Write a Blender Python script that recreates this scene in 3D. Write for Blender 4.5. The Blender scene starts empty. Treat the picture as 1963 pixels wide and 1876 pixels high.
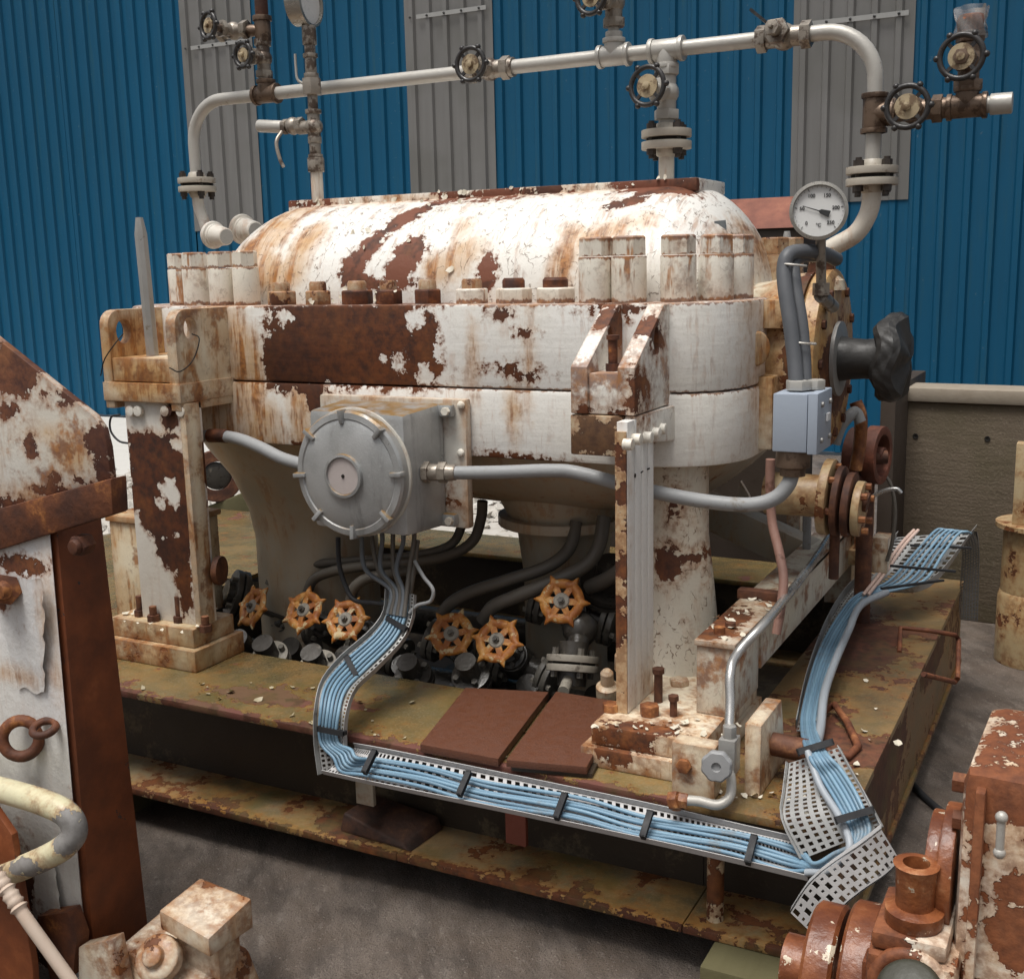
import bpy, bmesh, math, random
from mathutils import Vector, Matrix
random.seed(7)
SC = bpy.context.scene
COL = SC.collection
R_ = math.radians

# ------------------------------------------------------------ camera
CAM_ROT = Matrix(((0.88836099, -0.0666603, 0.45428093),
                  (0.45857926, 0.17794634, -0.87065502),
                  (-0.0227995, 0.98177976, 0.18864962)))
CAM_POS = Vector((0.0, 0.0, 1.8))
cam_data = bpy.data.cameras.new('camera')
cam_data.sensor_width = 36.0
cam_data.lens = 2221.65 / 1963.0 * 36.0
cam_data.clip_start = 0.05
cam_data.clip_end = 500
cam = bpy.data.objects.new('camera', cam_data)
cam.matrix_world = Matrix.Translation(CAM_POS) @ CAM_ROT.to_4x4()
COL.objects.link(cam)
SC.camera = cam

# ------------------------------------------------------------ sky, sun, exposure
world = bpy.data.worlds.new('World'); SC.world = world; world.use_nodes = True
wn = world.node_tree.nodes; wl = world.node_tree.links
for n in list(wn): wn.remove(n)
sky = wn.new('ShaderNodeTexSky'); sky.sky_type = 'NISHITA'; sky.sun_disc = False
SUN_EL, SUN_AZ = R_(72), R_(195)      # azimuth measured from +Y, clockwise
sky.sun_elevation = SUN_EL; sky.sun_rotation = SUN_AZ
sky.air_density = 1.0; sky.dust_density = 6.0; sky.ozone_density = 1.0
hs = wn.new('ShaderNodeHueSaturation'); hs.inputs['Saturation'].default_value = 0.25
bg = wn.new('ShaderNodeBackground'); bg.inputs['Strength'].default_value = 0.066
wo = wn.new('ShaderNodeOutputWorld')
wl.new(sky.outputs[0], hs.inputs['Color']); wl.new(hs.outputs[0], bg.inputs[0]); wl.new(bg.outputs[0], wo.inputs[0])
sun_data = bpy.data.lights.new('sun', 'SUN'); sun_data.energy = 1.5; sun_data.angle = R_(25)
sun_data.color = (1.0, 0.97, 0.92)
sun = bpy.data.objects.new('sun', sun_data); COL.objects.link(sun)
sd = Vector((math.sin(SUN_AZ) * math.cos(SUN_EL), math.cos(SUN_AZ) * math.cos(SUN_EL), math.sin(SUN_EL)))
sun.rotation_euler = sd.to_track_quat('Z', 'Y').to_euler()
sun.location = sd * 30
SC.view_settings.view_transform = 'Standard'; SC.view_settings.look = 'None'
SC.view_settings.gamma = 1.0; SC.view_settings.use_curve_mapping = False
SC.view_settings.exposure = 0.80
SC.cycles.max_bounces = 5; SC.cycles.diffuse_bounces = 3; SC.cycles.glossy_bounces = 3; SC.cycles.transmission_bounces = 2
SC.cycles.caustics_reflective = False; SC.cycles.caustics_refractive = False

# ------------------------------------------------------------ measuring helper: picture point + known plane -> world point
def P(px, py, X=None, Y=None, Z=None):
    r = CAM_ROT @ Vector((px - 981.5, -(py - 938.0), -2221.65))
    if X is not None: t = (X - CAM_POS.x) / r.x
    elif Y is not None: t = (Y - CAM_POS.y) / r.y
    else: t = (Z - CAM_POS.z) / r.z
    return CAM_POS + r * t

# ------------------------------------------------------------ mesh builder
def frame(o, z, x=(1, 0, 0)):
    z = Vector(z).normalized(); x = Vector(x)
    if abs(x.normalized().dot(z)) > 0.98: x = Vector((0, 0, 1)) if abs(z.z) < .9 else Vector((0, 1, 0))
    y = z.cross(x).normalized(); x = y.cross(z)
    m = Matrix((x, y, z)).transposed().to_4x4(); m.translation = Vector(o)
    return m

def catmull(pts, n=8):
    pts = [Vector(p) for p in pts]
    if len(pts) < 3: return pts
    q = [pts[0] * 2 - pts[1]] + pts + [pts[-1] * 2 - pts[-2]]
    out = []
    for i in range(1, len(q) - 2):
        a, b, c, d = q[i - 1:i + 3]
        for k in range(n):
            t = k / n
            out.append(.5 * (2 * b + (c - a) * t + (2 * a - 5 * b + 4 * c - d) * t * t + (3 * b - a - 3 * c + d) * t ** 3))
    out.append(pts[-1]); return out

class MB:
    def __init__(s, M=None): s.v = []; s.f = []; s.M = M or Matrix.Identity(4)
    def add(s, vs, fs):
        o = len(s.v); s.v += [s.M @ Vector(p) for p in vs]; s.f += [[i + o for i in f] for f in fs]; return s
    def box(s, a, b):
        (x0, y0, z0), (x1, y1, z1) = a, b
        x0, x1 = min(x0, x1), max(x0, x1); y0, y1 = min(y0, y1), max(y0, y1); z0, z1 = min(z0, z1), max(z0, z1)
        return s.add([(x0, y0, z0), (x1, y0, z0), (x1, y1, z0), (x0, y1, z0), (x0, y0, z1), (x1, y0, z1), (x1, y1, z1), (x0, y1, z1)],
                     [(3, 2, 1, 0), (4, 5, 6, 7), (0, 1, 5, 4), (1, 2, 6, 5), (2, 3, 7, 6), (3, 0, 4, 7)])
    def cbox(s, c, d): return s.box([c[i] - d[i] / 2 for i in range(3)], [c[i] + d[i] / 2 for i in range(3)])
    def bar(s, p0, p1, w, h, up=(0, 0, 1)):
        p0, p1 = Vector(p0), Vector(p1); z = p1 - p0; L = z.length
        m = frame(p0, z, Vector(up).cross(z)); old = s.M; s.M = old @ m
        s.box((-w / 2, -h / 2, 0), (w / 2, h / 2, L)); s.M = old; return s
    def hexa(s, v8): return s.add(v8, [(3, 2, 1, 0), (4, 5, 6, 7), (0, 1, 5, 4), (1, 2, 6, 5), (2, 3, 7, 6), (3, 0, 4, 7)])
    def lathe(s, prof, o=(0, 0, 0), z=(0, 0, 1), n=24, x=(1, 0, 0), a0=0.0, caps=True):
        m = frame(o, z, x); vs = []; fs = []
        for r, h in prof:
            for k in range(n):
                a = a0 + 2 * math.pi * k / n; vs.append(m @ Vector((r * math.cos(a), r * math.sin(a), h)))
        for i in range(len(prof) - 1):
            for k in range(n):
                k2 = (k + 1) % n; fs.append((i * n + k, i * n + k2, (i + 1) * n + k2, (i + 1) * n + k))
        if caps:
            if prof[0][0] > 1e-5: fs.append(tuple(reversed(range(n))))
            if prof[-1][0] > 1e-5: fs.append(tuple(range((len(prof) - 1) * n, len(prof) * n)))
        return s.add(vs, fs)
    def cyl(s, p0, p1, r, r1=None, n=20, a0=0.0):
        p0, p1 = Vector(p0), Vector(p1); L = (p1 - p0).length
        return s.lathe([(r, 0), (r if r1 is None else r1, L)], p0, p1 - p0, n, a0=a0)
    def hexn(s, p0, p1, r): return s.cyl(p0, p1, r, n=6)
    def tube(s, pts, r, n=12, smooth=8, closed=False, rfun=None):
        pts = catmull(pts, smooth) if smooth else [Vector(p) for p in pts]
        N = len(pts); vs = []; fs = []; up = None
        for i, p in enumerate(pts):
            t = (pts[min(i + 1, N - 1)] - pts[max(i - 1, 0)]).normalized()
            if up is None:
                up = Vector((0, 0, 1)) if abs(t.z) < .9 else Vector((1, 0, 0))
            up = (up - t * up.dot(t)).normalized(); sd_ = t.cross(up)
            rr = rfun(i / (N - 1)) if rfun else r
            for k in range(n):
                a = 2 * math.pi * k / n; vs.append(p + (up * math.cos(a) + sd_ * math.sin(a)) * rr)
        for i in range(N - 1):
            for k in range(n):
                k2 = (k + 1) % n; fs.append((i * n + k, i * n + k2, (i + 1) * n + k2, (i + 1) * n + k))
        fs.append(tuple(reversed(range(n)))); fs.append(tuple(range((N - 1) * n, N * n)))
        return s.add(vs, fs)
    def torus(s, o, z, R, r, n=32, m=10, x=(1, 0, 0), wob=None):
        fr = frame(o, z, x); vs = []; fs = []
        for i in range(n):
            a = 2 * math.pi * i / n; RR = R + (wob(a) if wob else 0)
            for k in range(m):
                b = 2 * math.pi * k / m; q = RR + r * math.cos(b)
                vs.append(fr @ Vector((q * math.cos(a), q * math.sin(a), r * math.sin(b))))
        for i in range(n):
            for k in range(m):
                fs.append((i * m + k, ((i + 1) % n) * m + k, ((i + 1) % n) * m + (k + 1) % m, i * m + (k + 1) % m))
        return s.add(vs, fs)
    def sphere(s, o, r, n=16, m=10, sc=(1, 1, 1)):
        o = Vector(o); prof = []; vs = []; fs = []
        for i in range(m + 1):
            t = math.pi * i / m
            for k in range(n):
                a = 2 * math.pi * k / n
                vs.append(o + Vector((r * sc[0] * math.sin(t) * math.cos(a), r * sc[1] * math.sin(t) * math.sin(a), -r * sc[2] * math.cos(t))))
        for i in range(m):
            for k in range(n):
                k2 = (k + 1) % n; fs.append((i * n + k, i * n + k2, (i + 1) * n + k2, (i + 1) * n + k))
        return s.add(vs, fs)
    def prism(s, poly, d0, d1, o=(0, 0, 0), u=(1, 0, 0), w=(0, 0, 1)):
        """poly of (a,b) in the plane o + a*u + b*w, extruded along u x w from d0 to d1"""
        o, u, w = Vector(o), Vector(u), Vector(w); nrm = u.cross(w).normalized(); n = len(poly)
        vs = [o + u * a + w * b + nrm * d0 for a, b in poly] + [o + u * a + w * b + nrm * d1 for a, b in poly]
        fs = [tuple(reversed(range(n))), tuple(range(n, 2 * n))] + [(k, (k + 1) % n, n + (k + 1) % n, n + k) for k in range(n)]
        return s.add(vs, fs)
    def plate_hole(s, poly, hc, hr, d0, d1, o=(0, 0, 0), u=(1, 0, 0), w=(0, 0, 1), hs=(1, 1)):
        """star-shaped plate with one hole"""
        o, u, w = Vector(o), Vector(u), Vector(w); nrm = u.cross(w).normalized(); hc = Vector(hc)
        angs = [2 * math.pi * k / 28 for k in range(28)] + [math.atan2(b - hc.y, a - hc.x) % (2 * math.pi) for a, b in poly]
        angs = sorted(set(round(a, 5) for a in angs)); out = []; n = len(poly)
        for a in angs:
            d = Vector((math.cos(a), math.sin(a))); best = None
            for k in range(n):
                p, q = Vector(poly[k]), Vector(poly[(k + 1) % n]); e = q - p; den = d.x * e.y - d.y * e.x
                if abs(den) < 1e-9: continue
                t = ((p.x - hc.x) * e.y - (p.y - hc.y) * e.x) / den; g = ((p.x - hc.x) * d.y - (p.y - hc.y) * d.x) / den
                if t > 0 and -1e-4 <= g <= 1 + 1e-4 and (best is None or t < best): best = t
            out.append((hc + d * hr * Vector((1, 1)).length / 1.41421356, hc + d * (best or hr)))
        inn = [hc + Vector((math.cos(a) * hr * hs[0], math.sin(a) * hr * hs[1])) for a in angs]
        m = len(angs); vs = []
        for dd in (d0, d1):
            vs += [o + u * p.x + w * p.y + nrm * dd for p in inn] + [o + u * q.x + w * q.y + nrm * dd for _, q in out]
        fs = []
        for k in range(m):
            j = (k + 1) % m
            fs += [(k, j, m + j, m + k), (2 * m + k, 3 * m + k, 3 * m + j, 2 * m + j), (m + k, m + j, 3 * m + j, 3 * m + k), (k, 2 * m + k, 2 * m + j, j)]
        return s.add(vs, fs)
    def grid(s, fn, nu, nv, closed=False):
        vs = [fn(i / nu, j / nv) for i in range(nu + 1) for j in range(nv + 1)]
        return s.add(vs, [(i * (nv + 1) + j, (i + 1) * (nv + 1) + j, (i + 1) * (nv + 1) + j + 1, i * (nv + 1) + j + 1) for i in range(nu) for j in range(nv)])

def mesh_of(name, mb, mat, sharp=35, bevel=0, weld=True, loc=None):
    me = bpy.data.meshes.new(name)
    L = Vector(loc) if loc is not None else None
    me.from_pydata([(p - L) if L else p for p in mb.v], [], mb.f)
    bm = bmesh.new(); bm.from_mesh(me)
    if weld: bmesh.ops.remove_doubles(bm, verts=bm.verts, dist=1e-5)
    bmesh.ops.recalc_face_normals(bm, faces=bm.faces)
    if bevel:
        es = [e for e in bm.edges if len(e.link_faces) == 2 and e.calc_face_angle(0) > R_(40)]
        if es: bmesh.ops.bevel(bm, geom=es, offset=bevel, segments=2, profile=.6, affect='EDGES', clamp_overlap=True)
    lim = R_(sharp)
    for f in bm.faces: f.smooth = True
    for e in bm.edges:
        if len(e.link_faces) != 2 or e.calc_face_angle(0) > lim: e.smooth = False
    bm.to_mesh(me); bm.free()
    if mat is not None: me.materials.append(mat)
    return me

def obj(name, mb, mat, parent=None, bevel=0, sharp=35, weld=True, loc=None, me=None):
    """one mesh object; vertices given in world space (or in the parent's own space when it is moved later)"""
    me = me or mesh_of(name, mb, mat, sharp, bevel, weld)
    o = bpy.data.objects.new(name, me); COL.objects.link(o)
    if parent is not None:
        o.parent = parent
        if not parent.get('_local'):
            ml = Vector()
            q = parent
            while q is not None: ml += q.location; q = q.parent
            o.location = -ml
    return o

def tag(o, label, cat=None, group=None, kind=None):
    if label: o['label'] = label
    if cat: o['category'] = cat
    if group: o['group'] = group
    if kind: o['kind'] = kind
    return o

def thing(name, label, cat, loc=(0, 0, 0), group=None, local=False):
    o = bpy.data.objects.new(name, None); o.empty_display_size = .1; COL.objects.link(o); o.location = loc
    if local: o['_local'] = 1
    return tag(o, label, cat, group)

def copy_tree(o, parent=None):
    c = o.copy(); COL.objects.link(c)
    if parent is not None: c.parent = parent
    for ch in [q for q in bpy.data.objects if q.parent == o]: copy_tree(ch, c)
    return c
# ------------------------------------------------------------ procedural materials
class NT:
    def __init__(s, name):
        s.m = bpy.data.materials.new(name); s.m.use_nodes = True; s.t = s.m.node_tree; s.n = s.t.nodes; s.l = s.t.links
        s.b = s.n['Principled BSDF']; s._pos = None
    def pos(s):
        if s._pos is None: s._pos = s.n.new('ShaderNodeNewGeometry').outputs['Position']
        return s._pos
    def set(s, sock, v):
        if isinstance(v, bpy.types.NodeSocket): s.l.new(v, sock)
        elif v is not None: sock.default_value = v
    def math(s, op, a, b=None, c=None, clamp=False):
        n = s.n.new('ShaderNodeMath'); n.operation = op; n.use_clamp = clamp
        for i, v in enumerate((a, b, c)):
            if v is not None: s.set(n.inputs[i], v)
        return n.outputs[0]
    def vm(s, op, a, b=None, c=None):
        n = s.n.new('ShaderNodeVectorMath'); n.operation = op
        for i, v in enumerate((a, b, c)):
            if v is not None: s.set(n.inputs[i], v)
        return n.outputs['Value'] if op in ('LENGTH', 'DOT_PRODUCT', 'DISTANCE') else n.outputs[0]
    def noise(s, scale, detail=4, rough=.55, vec=None, dist=0.0):
        n = s.n.new('ShaderNodeTexNoise'); s.l.new(vec or s.pos(), n.inputs['Vector'])
        n.inputs['Scale'].default_value = scale; n.inputs['Detail'].default_value = detail
        n.inputs['Roughness'].default_value = rough; n.inputs['Distortion'].default_value = dist
        return n.outputs['Fac']
    def voro(s, scale, feature='DISTANCE_TO_EDGE', vec=None):
        n = s.n.new('ShaderNodeTexVoronoi'); n.feature = feature; s.l.new(vec or s.pos(), n.inputs['Vector']); n.inputs['Scale'].default_value = scale
        return n.outputs['Distance']
    def step(s, v, a, b):
        n = s.n.new('ShaderNodeMapRange'); n.interpolation_type = 'SMOOTHSTEP'
        s.set(n.inputs[0], v); n.inputs[1].default_value = a; n.inputs[2].default_value = b
        return n.outputs[0]
    def lerp(s, v, a, b, c=0.0, d=1.0):
        n = s.n.new('ShaderNodeMapRange'); s.set(n.inputs[0], v)
        for i, q in enumerate((a, b, c, d)): s.set(n.inputs[i + 1], q)
        return n.outputs[0]
    def mix(s, f, a, b):
        n = s.n.new('ShaderNodeMix'); n.data_type = 'RGBA'; s.set(n.inputs[0], f)
        for i, v in ((6, a), (7, b)):
            if isinstance(v, tuple): v = (*v[:3], 1)
            s.set(n.inputs[i], v)
        return n.outputs[2]
    def out(s, col=None, rough=None, metal=None, height=None, bump=.5, dist=.005, spec=None):
        b = s.b
        if col is not None: s.set(b.inputs['Base Color'], (*col[:3], 1) if isinstance(col, tuple) else col)
        if rough is not None: s.set(b.inputs['Roughness'], rough)
        if metal is not None: s.set(b.inputs['Metallic'], metal)
        if spec is not None: s.set(b.inputs['Specular IOR Level'], spec)
        if height is not None:
            n = s.n.new('ShaderNodeBump'); n.inputs['Strength'].default_value = bump; n.inputs['Distance'].default_value = dist
            s.set(n.inputs['Height'], height); s.l.new(n.outputs[0], b.inputs['Normal'])
        return s.m

RUST_D = (.045, .014, .007); RUST_M = (.15, .045, .014); RUST_O = (.42, .15, .035); STAIN = (.46, .23, .07)

def patch_field(t, patches, P_=None):
    """largest of (1-d)*rmin over ellipsoids ('e') and boxes ('b'): about a signed distance in metres"""
    F = None; P_ = P_ or t.pos()
    for kind, c, r in patches:
        if kind == 's':      # capsule: c = (a, b), r = radius
            a, b = Vector(c[0]), Vector(c[1]); ab = b - a
            h = t.math('DIVIDE', t.vm('DOT_PRODUCT', t.vm('SUBTRACT', P_, a), ab), ab.length_squared, clamp=True)
            n = t.n.new('ShaderNodeVectorMath'); n.operation = 'SCALE'; n.inputs[0].default_value = ab; t.l.new(h, n.inputs['Scale'])
            f = t.math('SUBTRACT', r, t.vm('DISTANCE', P_, t.vm('ADD', n.outputs[0], a)))
            F = f if F is None else t.math('MAXIMUM', F, f); continue
        d = t.vm('DIVIDE', t.vm('SUBTRACT', P_, Vector(c)), Vector(r))
        if kind == 'e': ln = t.vm('LENGTH', d)
        else:
            a = t.vm('ABSOLUTE', d); sp = t.n.new('ShaderNodeSeparateXYZ'); t.l.new(a, sp.inputs[0])
            ln = t.math('MAXIMUM', t.math('MAXIMUM', sp.outputs[0], sp.outputs[1]), sp.outputs[2])
        f = t.math('MULTIPLY', t.math('SUBTRACT', 1.0, ln), min(x for x in r if x < 5) if kind == 'b' else sorted(r)[0] if max(r) < 5 else min(r))
        F = f if F is None else t.math('MAXIMUM', F, f)
    return F

def weathered(name, base=(.72, .69, .62), base2=(.60, .55, .45), patches=(), keep=(), stains=(), chip=.70, streak=.5, streak_sc=26, crack=0.0,
              amp=.07, amp2=.035, rust=(RUST_D, RUST_M, RUST_O), halo=.04, moss=0.0, rough=.42, flow=(1, 1, .05), grime=.35, primer=None, bump=.55, seed=0.0,
              edge=0.0, edge_amt=.8, bands=(), wash=0.0, ridge=0.0):
    t = NT(name); p = t.pos()
    nA = t.noise(7, 5, .68, p); nB = t.noise(36, 4, .65, p); nC = t.noise(2.3, 3, .5, p); nD = t.noise(140, 2, .6, p)
    F = t.math('MULTIPLY', t.math('SUBTRACT', nA, chip), .22)
    wob = t.math('ADD', t.math('MULTIPLY', t.math('SUBTRACT', nA, .5), amp * 1.5), t.math('MULTIPLY', t.math('SUBTRACT', nB, .5), amp2 * 1.5))
    if patches:
        F = t.math('MAXIMUM', F, t.math('ADD', patch_field(t, patches), wob))
    if keep:   # paint that stayed on
        F = t.math('MINIMUM', F, t.math('ADD', t.math('MULTIPLY', patch_field(t, keep), -1.0), t.math('MULTIPLY', wob, 1.3)))
    F = t.math('ADD', F, t.math('MULTIPLY', t.math('SUBTRACT', nB, .5), .022))
    mask = t.step(F, -.001, .002)
    hal = t.math('MULTIPLY', t.step(F, -halo, .004), t.step(nB, .3, .6))
    # running rust: short drips broken up by an even noise, and an ochre wash in clouds
    fl = Vector((flow[0], flow[1], flow[2] * 2.6 if flow[2] < .07 else flow[2])); sv = t.vm('MULTIPLY', p, fl)
    sn = t.noise(streak_sc, 4, .7, sv); nE = t.noise(9, 4, .65, t.vm('MULTIPLY', p, Vector((1, 1, .55))))
    st = t.math('MULTIPLY', t.step(sn, .50, .60), t.step(nE, .44, .60))
    stain = t.math('MULTIPLY', st, streak)
    cloud = None
    if wash: cloud = t.math('MULTIPLY', t.step(nE, .36, .62), wash)
    if stains:
        sf = t.step(t.math('ADD', patch_field(t, stains), wob), -.03, .05)
        cloud = t.math('MULTIPLY', sf, t.lerp(nE, .3, .65, .45, 1.0)) if cloud is None else t.math('MAXIMUM', cloud, sf)
        stain = t.math('MAXIMUM', stain, t.math('MULTIPLY', sf, t.step(t.math('ADD', sn, t.math('MULTIPLY', nE, .25)), .56, .74)))
    stain = t.math('MAXIMUM', stain, t.math('MULTIPLY', hal, .8), clamp=True)
    em = None
    if bands:
        sp = t.n.new('ShaderNodeSeparateXYZ'); t.l.new(p, sp.inputs[0])
        zz_ = t.math('ADD', sp.outputs[2], t.math('MULTIPLY', t.math('SUBTRACT', sn, .5), .05))
        for z, hh in bands:
            q = t.math('SUBTRACT', 1.0, t.step(t.math('ABSOLUTE', t.math('SUBTRACT', zz_, z)), hh * .4, hh)); em = q if em is None else t.math('MAXIMUM', em, q)
    if edge:
        bv = t.n.new('ShaderNodeBevel'); bv.samples = 2; bv.inputs['Radius'].default_value = edge
        g = t.n.new('ShaderNodeNewGeometry')
        dt = t.vm('DOT_PRODUCT', bv.outputs[0], g.outputs['Normal'])
        q = t.step(t.math('ADD', t.math('SUBTRACT', 1.0, dt), t.math('MULTIPLY', t.math('SUBTRACT', nA, .47), .7)), .02, .10)
        em = q if em is None else t.math('MAXIMUM', em, q)
    pc = t.mix(t.math('MULTIPLY', t.step(nC, .4, .65), grime), base, base2)
    pc = t.mix(t.math('MULTIPLY', t.step(nD, .45, .75), .16), pc, (.42, .38, .30))
    if cloud is not None: pc = t.mix(t.math('MULTIPLY', cloud, .82), pc, t.mix(nB, (.60, .36, .115), (.42, .19, .045)))
    scol = t.mix(t.step(nB, .4, .62), (.40, .155, .030), (.20, .065, .014))
    pc = t.mix(t.math('MULTIPLY', stain, .88), pc, scol)
    if em is not None:
        pc = t.mix(t.math('MULTIPLY', em, edge_amt), pc, t.mix(t.step(nB, .4, .62), (.16, .05, .018), (.36, .15, .045)))
    if crack > 0:
        wv = t.vm('MULTIPLY', p, Vector([max(.3, x) for x in flow]))
        cv = t.n.new('ShaderNodeTexNoise'); t.l.new(p, cv.inputs['Vector']); cv.inputs['Scale'].default_value = 16; cv.inputs['Detail'].default_value = 3
        wv = t.vm('ADD', wv, t.vm('MULTIPLY', cv.outputs['Color'], Vector((.08, .08, .08))))
        ce = t.voro(24, vec=wv)
        cm = t.math('MULTIPLY', t.math('SUBTRACT', 1.0, t.step(ce, .004, .04)), t.step(nB, .44, .6)); cm = t.math('MULTIPLY', cm, crack)
        pc = t.mix(cm, pc, (.12, .065, .03))
    rc = t.mix(t.step(nB, .3, .7), rust[0], rust[1]); rc = t.mix(t.math('MULTIPLY', t.step(nA, .48, .75), .45), rc, rust[2]); rc = t.mix(t.math('MULTIPLY', t.step(nC, .45, .65), .6), rc, rust[0])
    if primer: rc = t.mix(t.step(t.noise(9, 3, .5, p), .45, .52), rc, primer)
    col = t.mix(mask, pc, rc)
    if moss > 0:
        mm = t.math('MULTIPLY', t.step(t.noise(5, 4, .68, p), .47, .66), moss)
        col = t.mix(mm, col, t.mix(nB, (.075, .068, .020), (.14, .11, .036)))
    h = t.math('ADD', t.math('MULTIPLY', t.math('SUBTRACT', 1.0, mask), .6), t.math('MULTIPLY', nB, .4))
    if ridge: h = t.math('ADD', h, t.math('MULTIPLY', t.noise(3.2, 3, .6, t.vm('MULTIPLY', p, Vector((1, 1, 9)))), ridge))
    return t.out(col, t.lerp(mask, 0, 1, rough, .66), None, h, bump, .006)

def rusty(name, a=RUST_D, b=RUST_M, c=RUST_O, sc=12, spots=None, spot_thr=.62, rough=.7, bump=.5, fine=60, thr=.55):
    t = NT(name); n1 = t.noise(sc, 6, .62); n2 = t.noise(fine, 4, .6); n3 = t.noise(sc * .35, 3)
    col = t.mix(t.step(n1, .35, .62), a, b); col = t.mix(t.math('MULTIPLY', t.step(n1, thr, thr + .14), t.step(n2, .35, .6)), col, c)
    col = t.mix(t.math('MULTIPLY', t.step(n3, .5, .7), .4), col, a)
    if spots:
        sp = t.step(t.math('ADD', t.noise(sc * 1.6, 6, .65), t.math('MULTIPLY', t.math('SUBTRACT', n2, .5), .12)), spot_thr, spot_thr + .012)
        col = t.mix(sp, col, t.mix(n2, spots, tuple(x * .75 for x in spots)))
    return t.out(col, rough, None, t.math('ADD', n2, t.math('MULTIPLY', n1, .8)), bump, .004)

def plain(name, a, b, sc=20, rough=.5, metal=0.0, bump=.25, dirt=None, dirt_thr=.58, fine=90, stretch=(1, 1, 1), spec=None, rvar=.15):
    t = NT(name); v = t.vm('MULTIPLY', t.pos(), Vector(stretch)); n1 = t.noise(sc, 5, .6, v); n2 = t.noise(fine, 3, .6)
    col = t.mix(n1, a, b)
    if dirt: col = t.mix(t.math('MULTIPLY', t.step(t.math('ADD', t.noise(sc * .6, 6, .65, v), t.math('MULTIPLY', t.math('SUBTRACT', n2, .5), .2)), dirt_thr, dirt_thr + .1), .85), col, dirt)
    return t.out(col, t.lerp(n1, .3, .7, max(.03, rough - rvar), min(1, rough + rvar)), metal, t.math('ADD', n2, n1), bump, .002, spec)

WHITE = (.74, .72, .67); CREAM = (.62, .53, .38)
# ------------------------------------------------------------ the setting
def m_ground():
    t = NT('yard_asphalt'); p = t.pos()
    rot = t.n.new('ShaderNodeVectorRotate'); rot.inputs['Angle'].default_value = R_(-40); rot.inputs['Axis'].default_value = (0, 0, 1); t.l.new(p, rot.inputs[0])
    v = t.vm('MULTIPLY', rot.outputs[0], Vector((1, .34, 1)))
    a = t.noise(9, 7, .68, v); b = t.noise(5, 5, .62, p); c = t.noise(150, 3, .75, p); d = t.noise(30, 5, .7, v)
    col = t.mix(t.step(a, .34, .66), (.088, .070, .058), (.22, .18, .15)); col = t.mix(t.math('MULTIPLY', t.step(b, .4, .65), .5), col, (.14, .10, .072))
    col = t.mix(t.math('MULTIPLY', t.step(d, .55, .7), .55), col, (.30, .26, .225)); col = t.mix(t.math('MULTIPLY', t.step(c, .54, .62), .6), col, (.035, .028, .024)); col = t.mix(t.math('MULTIPLY', t.step(t.noise(85, 2, .6, p), .64, .68), .6), col, (.34, .30, .26))
    return t.out(col, t.lerp(b, .35, .65, .3, .6), None, t.math('ADD', a, t.math('ADD', t.math('MULTIPLY', c, 1.4), t.math('MULTIPLY', d, .6))), .8, .012)
ground = obj('ground', MB().grid(lambda u, v: Vector((-45 + 90 * u, -20 + 90 * v, 0)), 6, 6), m_ground()); tag(ground, None, kind='structure')
M_APRON = plain('pale_concrete', (.62, .60, .56), (.50, .48, .44), 3, .7, dirt=(.34, .31, .27), dirt_thr=.6)
ap = obj('concrete_apron', MB().box((-22, 7.6, -.05), (-4.2, 10.86, .006)), M_APRON); tag(ap, None, kind='structure')
# rubble between the skid and the apron
M_RUB = plain('pale_rubble', (.60, .57, .52), (.30, .27, .23), 9, .8, bump=.6, dirt=(.14, .11, .08), dirt_thr=.6)
mb = MB(); rnd = random.Random(3)
for i in range(2600):
    x = rnd.uniform(-11.5, -2.2); y = rnd.uniform(5.0, 7.8); s = rnd.uniform(.02, .07) * (1.6 if rnd.random() < .1 else 1)
    vs = []; base = [Vector((1, 0, 0)), Vector((-1, 0, 0)), Vector((0, 1, 0)), Vector((0, -1, 0)), Vector((0, 0, .7)), Vector((0, 0, -.7))]
    rz = Matrix.Rotation(rnd.uniform(0, 6), 3, 'Z') @ Matrix.Rotation(rnd.uniform(-.6, .6), 3, 'X')
    vs = [rz @ (b * s * rnd.uniform(.6, 1.2)) + Vector((x, y, s * .3)) for b in base]
    mb.add(vs, [(0, 2, 4), (2, 1, 4), (1, 3, 4), (3, 0, 4), (2, 0, 5), (1, 2, 5), (3, 1, 5), (0, 3, 5)])
tag(obj('rubble', mb, M_RUB, weld=False, sharp=10), 'pale broken rubble strewn over the yard behind the skid', 'rubble', kind='stuff')
tag(obj('rubble_bed', MB().box((-12, 4.95, -.05), (-2.0, 7.62, .010)), M_RUB), None, kind='structure')

# blue warehouse with ribbed cladding
def m_blue():
    t = NT('blue_cladding'); n = t.noise(1.1, 4, .55); v = t.vm('MULTIPLY', t.pos(), Vector((9, 9, .5))); n2 = t.noise(2, 4, .6, v); n3 = t.noise(26, 3)
    oi = t.n.new('ShaderNodeObjectInfo'); col = t.mix(n, (.001, .072, .15), (.002, .09, .185)); col = t.mix(t.math('MULTIPLY', oi.outputs['Random'], .4), col, (.001, .058, .118)); col = t.mix(t.math('MULTIPLY', t.step(t.noise(3.5, 5, .7, t.vm('MULTIPLY', t.pos(), Vector((5, 5, .25)))), .52, .72), .55), col, (.02, .085, .12)); col = t.mix(t.math('MULTIPLY', t.step(n2, .5, .75), .35), col, (.004, .06, .12))
    col = t.mix(t.math('MULTIPLY', t.step(n3, .70, .74), .5), col, (.10, .16, .20))
    return t.out(col, t.lerp(n2, .3, .7, .5, .65), None, t.noise(4, 3), .15, .01, .3)
M_BLUE = m_blue()
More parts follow.
